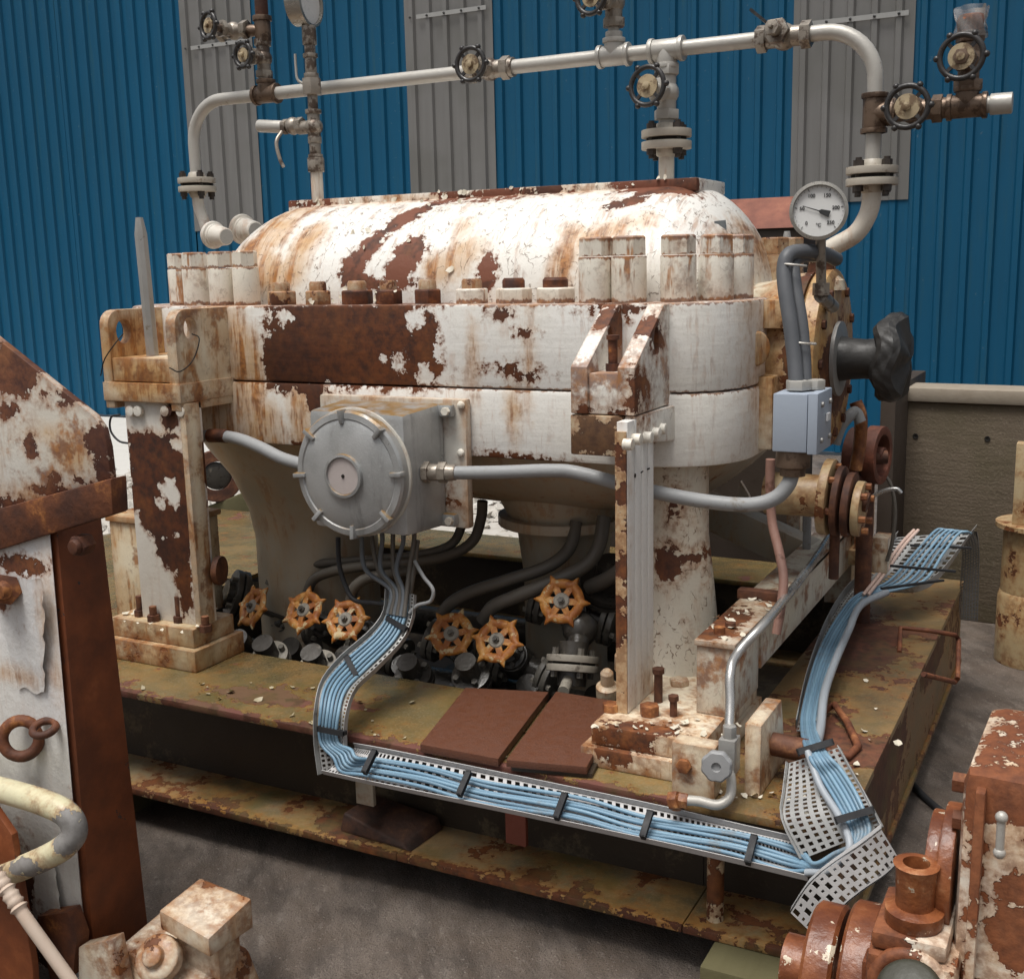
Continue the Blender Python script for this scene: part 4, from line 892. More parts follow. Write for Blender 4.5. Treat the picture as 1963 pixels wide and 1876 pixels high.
for i, s in enumerate(('0', '50', '100', '150', '200', '250')):
    a = R_(225 - 270 * i / 5); text_mesh(s, .0135, frt, tr * .62 * math.cos(a), tr * .62 * math.sin(a), .008, dial, M_INK, bold=.0003)
text_mesh('°C', .013, frt, 0, -tr * .52, .008, dial, M_INK, 'unit_mark', .0003)
a = R_(225 - 270 * .235)
nd = obj('needle', MB(frt).prism([(-.009, -tr * .42), (.009, -tr * .42), (.006, -.006), (.0016, 0), (.0008, tr * .62), (-.0008, tr * .62), (-.0016, 0), (-.006, -.006)], .0105, .0115, u=(math.sin(a), -math.cos(a), 0), w=(math.cos(a), math.sin(a), 0)), M_INK, th)
obj('stem', MB().cyl(tc + Vector((0, .03, -tr)), Vector((tc.x, TY + .05, 1.735)), .014).hexn((tc.x, TY + .05, 1.735), (tc.x, TY + .05, 1.70), .024).cyl((tc.x, TY + .05, 1.70), (tc.x - .02, TY + .3, 1.66), .02), M_FIT, th)
# ------------------------------------------------------------ junction box and conduits
def m_grey():
    t = NT('grey_box_paint'); v = t.vm('MULTIPLY', t.pos(), Vector((1, 1, .12))); a = t.noise(22, 4, .6, v); b = t.noise(6, 5, .6); c = t.noise(150, 3, .6)
    g = t.n.new('ShaderNodeNewGeometry'); sp = t.n.new('ShaderNodeSeparateXYZ'); t.l.new(g.outputs['Normal'], sp.inputs[0])
    col = t.mix(t.step(b, .35, .65), (.34, .345, .34), (.44, .445, .44)); col = t.mix(t.math('MULTIPLY', t.step(a, .56, .7), .5), col, (.20, .20, .19)); col = t.mix(t.math('MULTIPLY', t.step(c, .58, .68), .35), col, (.52, .53, .53))
    up = t.math('MULTIPLY', t.step(t.math('ADD', sp.outputs[2], t.math('MULTIPLY', t.math('SUBTRACT', b, .5), .8)), .45, .85), t.step(t.noise(16, 5), .3, .6))
    col = t.mix(up, col, t.mix(t.noise(20, 4), (.40, .19, .05), (.22, .17, .07)))
    return t.out(col, t.lerp(b, .3, .7, .25, .45), .35, t.math('ADD', c, a), .35, .002)
M_GREY = m_grey()
M_JBP = weathered('backplate_paint', (.58, .56, .51), (.48, .43, .34), stains=[('b', (-1.75, 3.05, 1.2), (.012, .1, .3)), ('b', (-2.0, 3.05, 1.40), (.4, .1, .012))], chip=.70, streak=.5, halo=.04)
jb = thing('junction_box', 'grey cast junction box with a round ribbed screw cover on the casing front', 'junction box', (-2.03, 3.0, 1.0))
obj('back_plate', MB().box((-2.30, 3.062, 1.0), (-1.752, 3.097, 1.405)), M_JBP, jb, bevel=.008)
obj('enclosure', MB().hexa([Vector(p) for p in [(-2.19, 2.855, 1.015), (-1.845, 2.855, 1.01), (-1.825, 3.06, 1.005), (-2.21, 3.06, 1.005), (-2.19, 2.855, 1.385), (-1.845, 2.855, 1.38), (-1.825, 3.06, 1.395), (-2.21, 3.06, 1.395)]]), M_GREY, jb, bevel=.022)
for x, z in ((-1.80, 1.372), (-1.80, 1.03), (-2.235, 1.03)):
    l = obj('fixing_lug', MB().cbox((x - .012, 3.045, z), (.055, .03, .04)), M_GREY, jb, bevel=.01); obj('fixing_bolt', MB().hexn((x, 3.03, z), (x, 3.015, z), .013), M_BOLT, l)
for x, z in ((-1.766, 1.388), (-1.772, 1.24)): obj('plate_screw', MB().lathe([(.013, 0), (.010, .008), (.004, .011)], (x, 3.061, z), (0, -1, 0), 14), M_BOLT, jb)
CC = Vector((-2.022, 2.856, 1.198)); CA = Vector((0, -1, 0)); frc = frame(CC, CA, (1, 0, 0)); RC = .193
cv = obj('screw_cover', MB(frc).lathe([(RC * .93, 0), (RC * .99, .004), (RC * 1.0, .012), (RC * 1.0, .034), (RC * .97, .043), (RC * .88, .046), (RC * .86, .043), (RC * .80, .048), (RC * .55, .058), (RC * .345, .062), (RC * .34, .074), (RC * .30, .075), (RC * .29, .068), (.0008, .068)], n=72), M_GREY, jb, sharp=25)
obj('cover_gasket', MB(frc).lathe([(RC * 1.03, -.004), (RC * 1.03, .006)], n=60), M_JBP, jb, bevel=.002)
obj('centre_disc', MB(frc).lathe([(RC * .285, .0685), (.0008, .0692)], n=40), plain('pale_pink_disc', (.52, .46, .44), (.44, .39, .37), 30, .45), cv)
obj('centre_screw', MB(frc).lathe([(.006, .069), (.005, .072)], n=10), M_BLACK, cv)
for k in range(8):
    a = 2 * math.pi * (k + .08) / 8
    m = MB(frc @ Matrix.Rotation(a, 4, 'Z')); m.hexa([Vector(p) for p in [(RC * .80, -.008, .044), (RC * 1.02, -.009, .03), (RC * 1.02, .009, .03), (RC * .80, .008, .044), (RC * .80, -.006, .055), (RC * 1.015, -.007, .060), (RC * 1.015, .007, .060), (RC * .80, .006, .055)]])
    obj('grip_lug', m, M_GREY, cv, bevel=.003)
M_COND = plain('grey_conduit', (.24, .245, .25), (.32, .325, .325), 16, .55, 0.0, dirt=(.17, .14, .11), dirt_thr=.57, bump=.35)
cL = obj('conduit', MB().tube([P(330, 835, Y=3.02), P(370, 836, Y=3.02), P(425, 836, Y=3.0), P(460, 842, Y=2.99), P(500, 858, Y=2.97), P(540, 878, Y=2.96), P(590, 893, Y=2.95)], .0205, 16), M_COND, sharp=60)
tag(cL, 'grey conduit bending from the left column into the junction box', 'conduit')
obj('rust_sleeve', MB().tube([P(402, 835, Y=3.0), P(418, 835, Y=3.0), P(436, 836, Y=3.0)], .0235, 16), M_RUST, cL)
cR = thing('long_conduit', 'long grey conduit running from the junction box round to the instrument box', 'conduit', (-1.3, 3.0, 1.2))
obj('conduit', MB().tube([P(818, 905, Y=2.95), P(880, 906, Y=2.97), P(960, 905, Y=2.99), P(1060, 902, Y=3.02), P(1110, 907, Y=3.03), P(1200, 930, Y=3.04), P(1290, 950, Y=3.05), P(1370, 963, Y=3.06), P(1440, 967, Y=3.07), P(1485, 955, Y=3.08), P(1510, 930, Y=3.09), P(1519, 905, Y=3.10)], .0205, 18), M_COND, cR, sharp=60)
a, b = P(812, 905, Y=2.95), P(880, 906, Y=2.97); d = (b - a).normalized()
m = MB(); m.hexn(a, a + d * .02, .034); m.cyl(a + d * .02, a + d * .05, .026); m.hexn(a + d * .05, a + d * .075, .033); m.cyl(a + d * .075, a + d * .105, .027, .023); obj('gland', m, M_FIT, cR, bevel=.002)
obj('gland', MB().lathe([(.034, 0), (.034, .02), (.046, .025), (.046, .08)], P(1519, 912, Y=3.10), (0, .05, 1), 24), M_FITB, cR, bevel=.002)
# instrument box
IB = P(1482, 757, Y=3.05); IB2 = P(1537, 868, Y=3.05)
ib = thing('instrument_box', 'small blue grey box with screws on its lid edge below two stiff cables', 'box', (IB.x, 3.1, IB2.z))
M_IBX = plain('blue_grey_box', (.37, .42, .49), (.31, .355, .42), 5, .4, bump=.2, dirt=(.25, .24, .22), dirt_thr=.60)
zt_, zb_ = IB.z + .004, IB2.z
obj('box_body', MB().box((IB.x, 3.05, zb_), (IB2.x + .012, 3.21, zt_)), M_IBX, ib, bevel=.004)
lid = obj('box_lid', MB().box((IB2.x + .014, 3.045, zb_ - .003), (IB2.x + .04, 3.215, zt_ + .003)), M_IBX, ib, bevel=.003)
for y, z in ((3.09, zt_ - .03), (3.09, zb_ + .03), (3.185, zt_ - .03), (3.185, zb_ + .03)): obj('lid_screw', MB().lathe([(.008, 0), (.007, .005), (.003, .006)], (IB2.x + .041, y, z), (1, 0, 0), 12), M_STEEL, lid)
obj('lid_catch', MB().box((IB2.x + .041, 3.14, zt_ - .08), (IB2.x + .047, 3.17, zt_ - .06)), plain('white_label', (.7, .7, .7), (.65, .65, .65)), lid)
obj('gland_nut', MB().hexn((IB.x + .05, 3.12, zt_ + .004), (IB.x + .05, 3.12, zt_ + .03), .034), M_PIPE, ib, bevel=.002)
obj('gland_nut', MB().hexn((IB.x + .085, 3.15, zt_ + .004), (IB.x + .085, 3.15, zt_ + .03), .03), M_PIPE, ib, bevel=.002)
M_CABG = plain('dark_grey_cable', (.075, .08, .088), (.11, .115, .125), 16, .5, bump=.2)
c1 = [(1527, 745, 3.12), (1523, 690, 3.14), (1515, 620, 3.16), (1506, 560, 3.18), (1503, 515, 3.2), (1512, 488, 3.22), (1540, 482, 3.28), (1580, 487, 3.4), (1603, 497, 3.5)]
c2 = [(1543, 745, 3.15), (1542, 690, 3.17), (1536, 620, 3.19), (1526, 560, 3.21), (1521, 520, 3.23), (1522, 500, 3.26), (1545, 490, 3.32), (1580, 492, 3.44)]
for i, (c, lab) in enumerate(((c1, 'thick dark grey cable bending over from the thermometer to the instrument box'), (c2, 'second dark grey cable strapped behind the bent cable'))):
    o = obj('stiff_cable', MB().tube([P(x, y, Y=Y) for x, y, Y in c], .0205 if i == 0 else .0185, 16), M_CABG, sharp=60); tag(o, lab, 'cable')
    if i == 0:
        for (px, py, Y) in ((1512, 508, 3.2), (1530, 657, 3.16)):
            q = P(px, py, Y=Y + .01); obj('tie', MB().torus(q + Vector((.008, .01, 0)), (.1, .05, 1), .036, .0035, 28, 6), M_PIPE, o)
# ------------------------------------------------------------ flanged valves with orange handwheels in the pit
M_OWH = rusty('orange_wheel', (.30, .09, .015), (.50, .20, .035), (.60, .32, .09), sc=20, spots=(.62, .48, .26), spot_thr=.575, rough=.5, bump=.4, fine=90, thr=.5)
M_DARKV = plain('dark_greasy_iron', (.030, .026, .022), (.07, .062, .052), 22, .35, bump=.6, dirt=(.16, .14, .11), dirt_thr=.60)
M_DARKF = plain('grimy_grey_flange', (.17, .155, .13), (.10, .09, .075), 20, .4, bump=.5, dirt=(.035, .03, .025), dirt_thr=.52)
M_PALEF = plain('pale_grimy_flange', (.34, .31, .26), (.22, .20, .165), 20, .5, bump=.5, dirt=(.08, .065, .05), dirt_thr=.56)
def floor_valve(name, label, group=None):
    """local space: wheel centre at the origin, stem down -Z, pipe along X"""
    r = thing(name, label, 'valve', local=True)
    R = .062; m = MB(); N = 48
    def rim(u, v):   # scalloped rim with lobes
        a = 2 * math.pi * u; b = 2 * math.pi * v; lob = .014 * max(0, math.cos(6 * a)) ** 6; q = R - .004 + lob + (.016 + lob * .6) * math.cos(b)
        return Vector((q * math.cos(a), q * math.sin(a), .010 * math.sin(b)))
    m.grid(rim, 96, 8)
    for k in range(6):
        a = 2 * math.pi * k / 6; m.bar((0, 0, .002), (R * math.cos(a), R * math.sin(a), 0), .021, .013, up=(0, 0, 1))
    w = obj('handwheel', m, M_OWH, r, sharp=50)
    obj('wheel_hub', MB().lathe([(.027, -.012), (.027, .008), (.023, .012)], n=20), M_PALEF, w)
    obj('hub_nut', MB().hexn((0, 0, .011), (0, 0, .022), .012).cyl((0, 0, .02), (0, 0, .03), .007), M_DARKF, w)
    obj('stem', MB().cyl((0, 0, -.10), (0, 0, .0), .009), M_DARKF, r)
    obj('yoke', MB().bar((-.022, 0, -.03), (-.036, 0, -.13), .014, .02).bar((.022, 0, -.03), (.036, 0, -.13), .014, .02).lathe([(.03, -.035), (.03, -.015)], n=16), M_DARKV, r, bevel=.002)
    obj('bonnet_flange', MB().lathe([(.052, -.16), (.052, -.142), (.04, -.14), (.034, -.125), (.02, -.12)], n=24).lathe([(.055, -.182), (.055, -.163)], n=24), M_DARKV, r, bevel=.002)
    for k in range(4):
        a = math.pi * (k + .5) / 2; obj('bonnet_bolt', MB().hexn((.043 * math.cos(a), .043 * math.sin(a), -.19), (.043 * math.cos(a), .043 * math.sin(a), -.128), .009), M_DARKF, r)
    obj('body', MB().lathe([(.045, -.16), (.058, -.20), (.06, -.25), (.045, -.29), (.01, -.30)], n=24).cyl((-.11, 0, -.235), (.11, 0, -.235), .042), M_DARKV, r, sharp=50)
    for sx in (-1, 1):
        f = obj('pipe_flange', MB().lathe([(.075, .105), (.075, .124)], (0, 0, -.235), (sx, 0, 0), 28).lathe([(.075, .130), (.075, .150)], (0, 0, -.235), (sx, 0, 0), 28), M_DARKF, r, bevel=.002)
        for k in range(4):
            a = math.pi * (k + .5) / 2; y, z = .056 * math.cos(a), -.235 + .056 * math.sin(a)
            obj('flange_bolt', MB().hexn((sx * .09, y, z), (sx * .165, y, z), .010), M_PALEF, f)
    return r
vs = [((485, 1163), 3.24, (-.28, -.78, .50), 'cream orange handwheel valve beside the rust-patched column base', 0.0),
      ((583, 1170), 3.23, (.0, -.80, .58), 'deep orange handwheel valve, middle one of three beside the cable riser', .4),
      ((663, 1188), 3.21, (.12, -.80, .58), 'orange handwheel valve with a pale hub right against the cable riser', .8),
      ((866, 1215), 3.20, (.22, -.80, .55), 'pale cream faced handwheel valve across the cable riser from three orange wheels', .25),
      ((953, 1228), 3.19, (.10, -.80, .58), 'orange handwheel valve behind the brown cover plates', .65),
      ((1077, 1152), 3.30, (.22, -.86, .44), 'raised orange handwheel valve above a grey bolted flange', .1)]
proto = None
for (px, py), Y, n, lab, sp in vs:
    r = proto if proto is None else None
    if proto is None:
        proto = floor_valve('handwheel_valve', lab); r = proto
    else: r = copy_tree(proto)
    r['label'] = lab; r['group'] = 'orange handwheel valves in the skid pit'
    r.matrix_world = frame(P(px, py, Y=Y), n, Matrix.Rotation(sp * .35, 3, 'Y') @ Vector((1, .12, -.18)))
    for ch in [q for q in bpy.data.objects if q.parent == r and q.name.startswith('handwheel')]: ch.rotation_euler = (0, 0, sp * 2)
# pipework under the valves: stub flanges along the deck edge
def stub(px, py, Y, r, ax, label, mat=M_PALEF, h=.10, grp='grey flanges along the pit edge'):
    c = P(px, py, Y=Y); o = thing('stub_flange', label, 'flange', c, grp); fr = frame(c, ax)
    m = MB(fr); m.lathe([(r, -.026), (r, -.004)], n=30); obj('flange', m, mat, o, bevel=.002)
    obj('flange', MB(fr).lathe([(r, .004), (r, .026)], n=30), mat, o, bevel=.002); obj('gasket', MB(fr).lathe([(r * .85, -.004), (r * .85, .004)], n=24), M_BLACK, o)
    obj('pipe', MB(fr).cyl((0, 0, -h), (0, 0, h), r * .55), M_DARKV, o)
    for k in range(4):
        a = math.pi * (k + .5) / 2; obj('flange_bolt', MB(fr).hexn((r * .74 * math.cos(a), r * .74 * math.sin(a), -.045), (r * .74 * math.cos(a), r * .74 * math.sin(a), .048), .011), M_DARKF, o)
    return o
stub(520, 1265, 3.14, .07, (.1, -.55, .85), 'grimy grey flange at the pit edge below the first handwheel')
stub(612, 1283, 3.14, .07, (.1, -.55, .85), 'grimy grey flange at the pit edge below the middle handwheel')
stub(795, 1300, 3.14, .065, (.1, -.6, .8), 'dark flange at the pit edge beside the cable riser', M_DARKV)
stub(905, 1300, 3.16, .065, (.1, -.6, .8), 'dark flange at the pit edge below the pale handwheel', M_DARKV)
o = stub(1098, 1272, 3.22, .085, (-.08, .35, .92), 'grey bolted flange on a short pipe below the raised handwheel', M_PALEF, .07)
c = P(1098, 1272, Y=3.22); obj('drain_pin', MB().cyl(c + Vector((0, -.02, -.03)), P(1080, 1325, Y=3.10), .018), M_PALEF, o)
obj('riser', MB().cyl(P(1105, 1255, Y=3.25), P(1115, 1190, Y=3.35), .035).sphere(P(1112, 1205, Y=3.33), .06), M_DARKV, o)
stub(455, 1140, 3.5, .10, (-.5, -.6, .3), 'mossy dark flange with bolts beside the column base', M_DARKV, .05)
stub(1165, 1130, 3.55, .10, (.3, -.3, .8), 'dark flange behind the grooved spring plate', M_DARKV, .12)
o = thing('nut_cluster', 'stack of pale cream fittings beside the grooved spring plate', 'fitting', P(1165, 1300, Z=DK))
c = P(1165, 1310, Y=3.12); obj('cap', MB().lathe([(.035, 0), (.035, .05), (.02, .06), (.02, .10), (.012, .11)], c + Vector((0, 0, -.05)), (.1, -.3, 1), 16), M_BASEB, o)
obj('cap', MB().lathe([(.03, 0), (.03, .05), (.016, .06), (.016, .12)], c + Vector((.03, .06, .03)), (.1, -.2, 1), 16), M_BASEB, o)
# dark pipe manifold deep in the pit
mf = thing('pit_manifold', 'dark greasy header pipe lying deep in the skid pit', 'pipe', (-2, 3.5, .2))
obj('header', MB().cyl((-3.2, 3.42, .30), (-1.25, 3.42, .30), .075, n=24), M_DARKV, mf)
for i in range(7):
    x = -2.95 + i * .25; obj('branch', MB().cyl((x, 3.42, .30), (x + .02, 3.30, .42), .04), M_DARKV, mf)
obj('header', MB().cyl((-3.2, 3.95, .36), (-1.1, 3.95, .36), .06, n=20), M_DARKV, mf)
# hoses below the junction box
M_HOSE = plain('grimy_hose', (.085, .075, .062), (.13, .115, .095), 18, .55, bump=.3, dirt=(.2, .17, .13), dirt_thr=.66)
hz = [([(516, 1120, 3.35), (524, 1100, 3.36), (545, 1084, 3.37), (612, 1080, 3.38), (698, 1073, 3.4), (800, 1064, 3.42), (862, 1045, 3.45), (884, 1010, 3.5), (888, 970, 3.52)], .017),
      ([(588, 1140, 3.33), (600, 1112, 3.33), (630, 1097, 3.33), (690, 1086, 3.34), (770, 1080, 3.38), (855, 1066, 3.42), (905, 1038, 3.46), (922, 994, 3.5), (925, 960, 3.5)], .019),
      ([(672, 1150, 3.28), (680, 1125, 3.28), (705, 1108, 3.3), (750, 1100, 3.34), (800, 1090, 3.4)], .020),
      ([(845, 1180, 3.3), (862, 1158, 3.3), (900, 1136, 3.32), (973, 1112, 3.36), (1051, 1085, 3.42), (1092, 1050, 3.48), (1105, 1000, 3.52)], .022),
      ([(925, 1190, 3.3), (945, 1163, 3.3), (985, 1145, 3.32), (1051, 1118, 3.36), (1120, 1085, 3.42), (1148, 1045, 3.46), (1158, 990, 3.5)], .024),
      ([(1130, 1125, 3.45), (1160, 1112, 3.42), (1195, 1088, 3.4), (1215, 1060, 3.4)], .026)]
for i, (c, r) in enumerate(hz):
    o = obj('hose', MB().tube([P(x, y, Y=Y) for x, y, Y in c], r, 12), M_HOSE, sharp=60)
    tag(o, 'grimy grey hose looping through the pit under the casing', 'hose', 'hoses in the skid pit')
# ------------------------------------------------------------ perforated cable tray and blue cables
M_GALV = plain('galvanised_tray', (.33, .33, .32), (.42, .42, .41), 14, .42, .3, bump=.2, dirt=(.20, .18, .15), dirt_thr=.58)
M_GALVP = plain('pale_tray', (.44, .43, .43), (.52, .51, .50), 12, .45, .1, bump=.2, dirt=(.32, .29, .26), dirt_thr=.62)
M_CAB = plain('blue_cable', (.145, .265, .37), (.20, .33, .43), 8, .4, bump=.1, dirt=(.22, .30, .36), dirt_thr=.62)
M_CABS = [plain('blue_cable_%s' % n_, a_, b_, 8, .45, bump=.15, dirt=(.17, .21, .24), dirt_thr=.56) for n_, a_, b_ in (('a', (.13, .24, .34), (.19, .31, .41)), ('b', (.16, .28, .38), (.22, .35, .45)), ('c', (.12, .21, .29), (.17, .27, .35)))]
M_CABGR = plain('grey_cable', (.30, .33, .36), (.36, .39, .42), 8, .45, bump=.1)
M_CABGR2 = plain('slate_lead', (.11, .125, .14), (.15, .165, .18), 12, .5)
M_CABP = plain('pink_cable', (.62, .44, .36), (.56, .42, .36), 10, .45, bump=.1)
M_TIE = plain('black_tie', (.012, .012, .013), (.022, .022, .025), 20, .7)
def ribbon(name, A, B, nu, nv, mat, parent, hole=(.22, .78, .2, .8), thick=.0025, lip=.018, lips=(1, 1), sm=6, stag=False, lipdir=None):
    """perforated strip between edge curves A and B"""
    A = catmull(A, sm); B = catmull(B, sm)
    def at(c, u):
        f = u * (len(c) - 1); i = min(int(f), len(c) - 2); return c[i].lerp(c[i + 1], f - i)
    def S(u, v): return at(A, u).lerp(at(B, u), v)
    def nrm(u):
        e = .01; d = S(min(1, u + e), .5) - S(max(0, u - e), .5); w = at(B, u) - at(A, u); n = d.cross(w).normalized()
        if lipdir is not None and n.dot(Vector(lipdir)) < 0: n = -n
        return n
    m = MB()
    for i in range(nu):
        for j in range(nv):
            u0, u1, v0, v1 = i / nu, (i + 1) / nu, j / nv, (j + 1) / nv
            h0, h1, k0, k1 = hole
            if stag and (i + j) % 2: k0, k1 = .36, .64; h0, h1 = .3, .7
            ui, uj = u0 + (u1 - u0) * h0, u0 + (u1 - u0) * h1; vi, vj = v0 + (v1 - v0) * k0, v0 + (v1 - v0) * k1
            pts = [S(u0, v0), S(u1, v0), S(u1, v1), S(u0, v1), S(ui, vi), S(uj, vi), S(uj, vj), S(ui, vj)]
            n = nrm((u0 + u1) / 2) * thick
            vsx = pts + [p - n for p in pts]
            q = [(0, 1, 5, 4), (1, 2, 6, 5), (2, 3, 7, 6), (3, 0, 4, 7)]
            m.add(vsx, q + [tuple(reversed([k + 8 for k in f])) for f in q] + [(4, 5, 13, 12), (5, 6, 14, 13), (6, 7, 15, 14), (7, 4, 12, 15)])
    o = obj(name, m, mat, parent, sharp=40)
    for side, on in ((0.0, lips[0]), (1.0, lips[1])):
        if on:
            l = MB(); l.grid(lambda u, v: S(u, side) + nrm(u) * lip * v + (S(u, side) - S(u, .5)).normalized() * .0012, max(8, nu // 2), 1); l.grid(lambda u, v: S(u, side) + nrm(u) * lip * v + (S(u, side) - S(u, .5)).normalized() * .0032, max(8, nu // 2), 1)
            l.grid(lambda u, v: S(u, side) + nrm(u) * lip + (S(u, side) - S(u, .5)).normalized() * (.0012 + .002 * v), max(8, nu // 2), 1)
            obj('tray_lip', l, mat, parent, sharp=60)
    return o
# riser from the front tray up to the junction box
tr1 = thing('cable_riser_tray', 'perforated grey cable tray rising over the deck edge to the junction box', 'cable tray', (-1.95, 2.6, .4))
A = [P(618, 1482, Y=2.50), P(610, 1420, Y=2.515), P(610, 1360, Y=2.53), P(620, 1310, Y=2.60), P(655, 1265, Y=2.72), P(712, 1215, Y=2.84), P(740, 1175, Y=2.90), P(745, 1130, Y=2.93)]
B = [P(668, 1470, Y=2.50), P(664, 1420, Y=2.515), P(667, 1370, Y=2.53), P(682, 1325, Y=2.60), P(720, 1287, Y=2.72), P(772, 1232, Y=2.84), P(793, 1185, Y=2.90), P(797, 1140, Y=2.93)]
ribbon('tray', A, B, 46, 5, M_GALV, tr1, lipdir=(0, -1, .3), sm=8)
# front tray along the beam
tr2 = thing('front_cable_tray', 'perforated grey cable tray carrying blue cables along the front beam', 'cable tray', (-1.3, 2.52, .4))
A2 = [P(680, 1432, Y=2.56), P(760, 1447, Y=2.56), P(1000, 1497, Y=2.56), P(1250, 1550, Y=2.56), P(1420, 1590, Y=2.56), P(1530, 1615, Y=2.56)]
B2 = [P(622, 1482, Y=2.47), P(735, 1507, Y=2.465), P(1000, 1562, Y=2.465), P(1250, 1616, Y=2.465), P(1420, 1655, Y=2.465), P(1548, 1686, Y=2.465)]
ribbon('tray', A2, B2, 80, 5, M_GALVP, tr2, lipdir=(0, -.3, 1), sm=8)
# sloping piece at the corner
tr3 = thing('sloping_cable_tray', 'grey perforated tray piece sloping down off the end beam', 'cable tray', (-.6, 2.6, .48))
A3 = [P(1513, 1462, Y=2.66), P(1506, 1520, Y=2.60), P(1503, 1570, Y=2.54), P(1540, 1645, Y=2.50)]
B3 = [P(1608, 1432, Y=2.66), P(1640, 1490, Y=2.60), P(1668, 1540, Y=2.54), P(1692, 1585, Y=2.50)]
ribbon('tray', A3, B3, 18, 9, M_GALV, tr3, hole=(.15, .7, .25, .75), lipdir=(0, -.4, 1), lip=.012)
# loose curled tray end hanging at the corner
tr4 = thing('loose_tray_end', 'pale perforated tray end curling loose over the skid corner', 'cable tray', (-.5, 2.42, .4))
A4 = [P(1516, 1748, Y=2.36), P(1552, 1694, Y=2.37), P(1600, 1654, Y=2.39), P(1648, 1622, Y=2.41), P(1690, 1590, Y=2.42)]
B4 = [P(1570, 1800, Y=2.36), P(1606, 1744, Y=2.37), P(1650, 1706, Y=2.39), P(1694, 1676, Y=2.41), P(1725, 1648, Y=2.42)]
ribbon('tray', A4, B4, 16, 4, M_GALVP, tr4, hole=(.2, .8, .12, .88), stag=True, lipdir=(0, .9, 0), lip=.03, sm=8)
# tray along the end beam and over its far end
tr5 = thing('end_cable_tray', 'grey perforated cable tray rising over the end beam towards the concrete wall', 'cable tray', (-.6, 4.2, .5))
A5 = [P(1527, 1400, Z=.50), P(1550, 1300, Z=.52), P(1582, 1210, Z=.54), P(1622, 1140, Z=.57), P(1662, 1098, Z=.62), P(1718, 1030, Z=.72)]
B5 = [P(1562, 1402, Z=.50), P(1586, 1318, Z=.52), P(1622, 1225, Z=.54), P(1672, 1140, Z=.57), P(1780, 1125, Z=.60), P(1866, 1018, Z=.72)]
ribbon('tray', A5, B5, 60, 7, M_GALV, tr5, lipdir=(0, 0, 1), lip=.034, sm=8)
a, b = P(1735, 1022, Z=.735), P(1866, 1018, Z=.72)
A6 = [P(1836, 1020, Z=.725), P(1846, 1060, Y=b.y), P(1842, 1130, Y=b.y), P(1842, 1186, Y=b.y - .03)]
B6 = [P(1868, 1018, Z=.72), P(1876, 1050, Y=b.y), P(1876, 1110, Y=b.y), P(1873, 1190, Y=b.y - .03)]
ribbon('drop_tray', A6, B6, 34, 6, plain('dark_tray', (.06, .058, .055), (.09, .085, .08), 14, .5), tr5, lipdir=(.3, -1, 0), lip=.012)

def cable(name, pts, r, mat, label, cat='cable', group=None, n=8, sm=8):
    return tag(obj(name, MB().tube(pts, r, n, sm), mat, sharp=70), label, cat, group)
# six blue cables: junction box -> riser -> front tray -> corner -> end beam
def cr(c): return catmull(c, 8)
for k in range(6):
    f = .16 + .118 * k
    g = .22 + .115 * k
    def off(a, b, t, up): return a.lerp(b, t) + Vector(up)
    pts = []
    jx = P(690 + 20 * k, 1040, Y=2.95)
    lead = [Vector((jx.x, 2.95 + .02 * (k % 2), 1.03)), Vector((jx.x, 2.96, .97)), P(704 + 15 * k + (6 if k % 2 else -4), 1090, Y=2.95), off(A[7], B[7], f, (0, -.012, .004)), off(A[6], B[6], f, (0, -.014, .004))]
    cable('grey_lead', lead, .0075, (M_CABGR2, M_HOSE)[k % 2], 'dark grey lead dropping from the junction box to the cable riser', group='leads below the junction box')
    for i in (7, 6, 5, 4, 3, 2, 1):
        pts.append(off(A[i], B[i], f, (0, -.010, .003)))
    pts.append(P(640 + 6.5 * k, 1452 - 3 * k, Y=2.49)); pts.append(P(655 + 6 * k, 1478 - 5 * k, Y=2.478))
    n2 = 9
    for i in range(n2):
        px = 722 + (1520 - 722) * i / (n2 - 1); t = (px - 680) / 850
        a = P(px + 20, 1432 + (px - 660) * .2095, Y=2.56); b = P(px - 20, 1482 + (px - 642) * .2215, Y=2.465)
        sag = .006 * math.sin(i * 2.1) + .0035 * math.sin(i * 5.3 + k * 2.2)
        q = b.lerp(a, .16 + .118 * k) + Vector((0, -.006, .010 + sag)); pts.append(q)
    pts += [P(1560, 1665 - 2 * k, Y=2.46 - .002 * k), P(1596 + k, 1660 - 5 * k, Y=2.45), P(1626 + 4 * k, 1630 - 3 * k, Y=2.46), P(1632 + 7 * k, 1592, Y=2.49), P(1610 + 7 * k, 1545 - 3 * k, Y=2.54), P(1578 + 7 * k, 1492 - 3 * k, Y=2.60), P(1548 + 6.5 * k, 1440, Y=2.66),
            P(1537 + 5 * k, 1390, Z=.525), P(1545 + 5 * k, 1335, Z=.535), P(1570 + 6 * k, 1250, Z=.55), P(1602 + 6 * k, 1190, Z=.565), P(1640 + 7 * k, 1143, Z=.59), P(1702 + 13 * k, 1115, Z=.63), P(1752 + 11 * k, 1062, Z=.70), P(1790 + 9 * k, 1020 + k, Z=.745), P(1806 + 9 * k, 1014 + k, Z=.755), P(1826 + 7 * k, 1022, Z=.74)]
    o = cable('blue_cable', pts, (.0052, .0047, .0055)[k % 3], M_CABS[(k * 2) % 3], 'pale blue cable strapped in the tray from the junction box to the end beam', group='blue cables in the tray')
for k in range(2):
    cable('pink_cable', [P(1655 + 9 * k, 1140, Z=.60), P(1690 + 9 * k, 1095, Z=.66), P(1725 + 9 * k, 1045, Z=.73), P(1752 + 8 * k, 1016, Z=.76)], .0065, M_CABP, 'thin pink cable beside the blue ones on the far tray', group='pink cables')
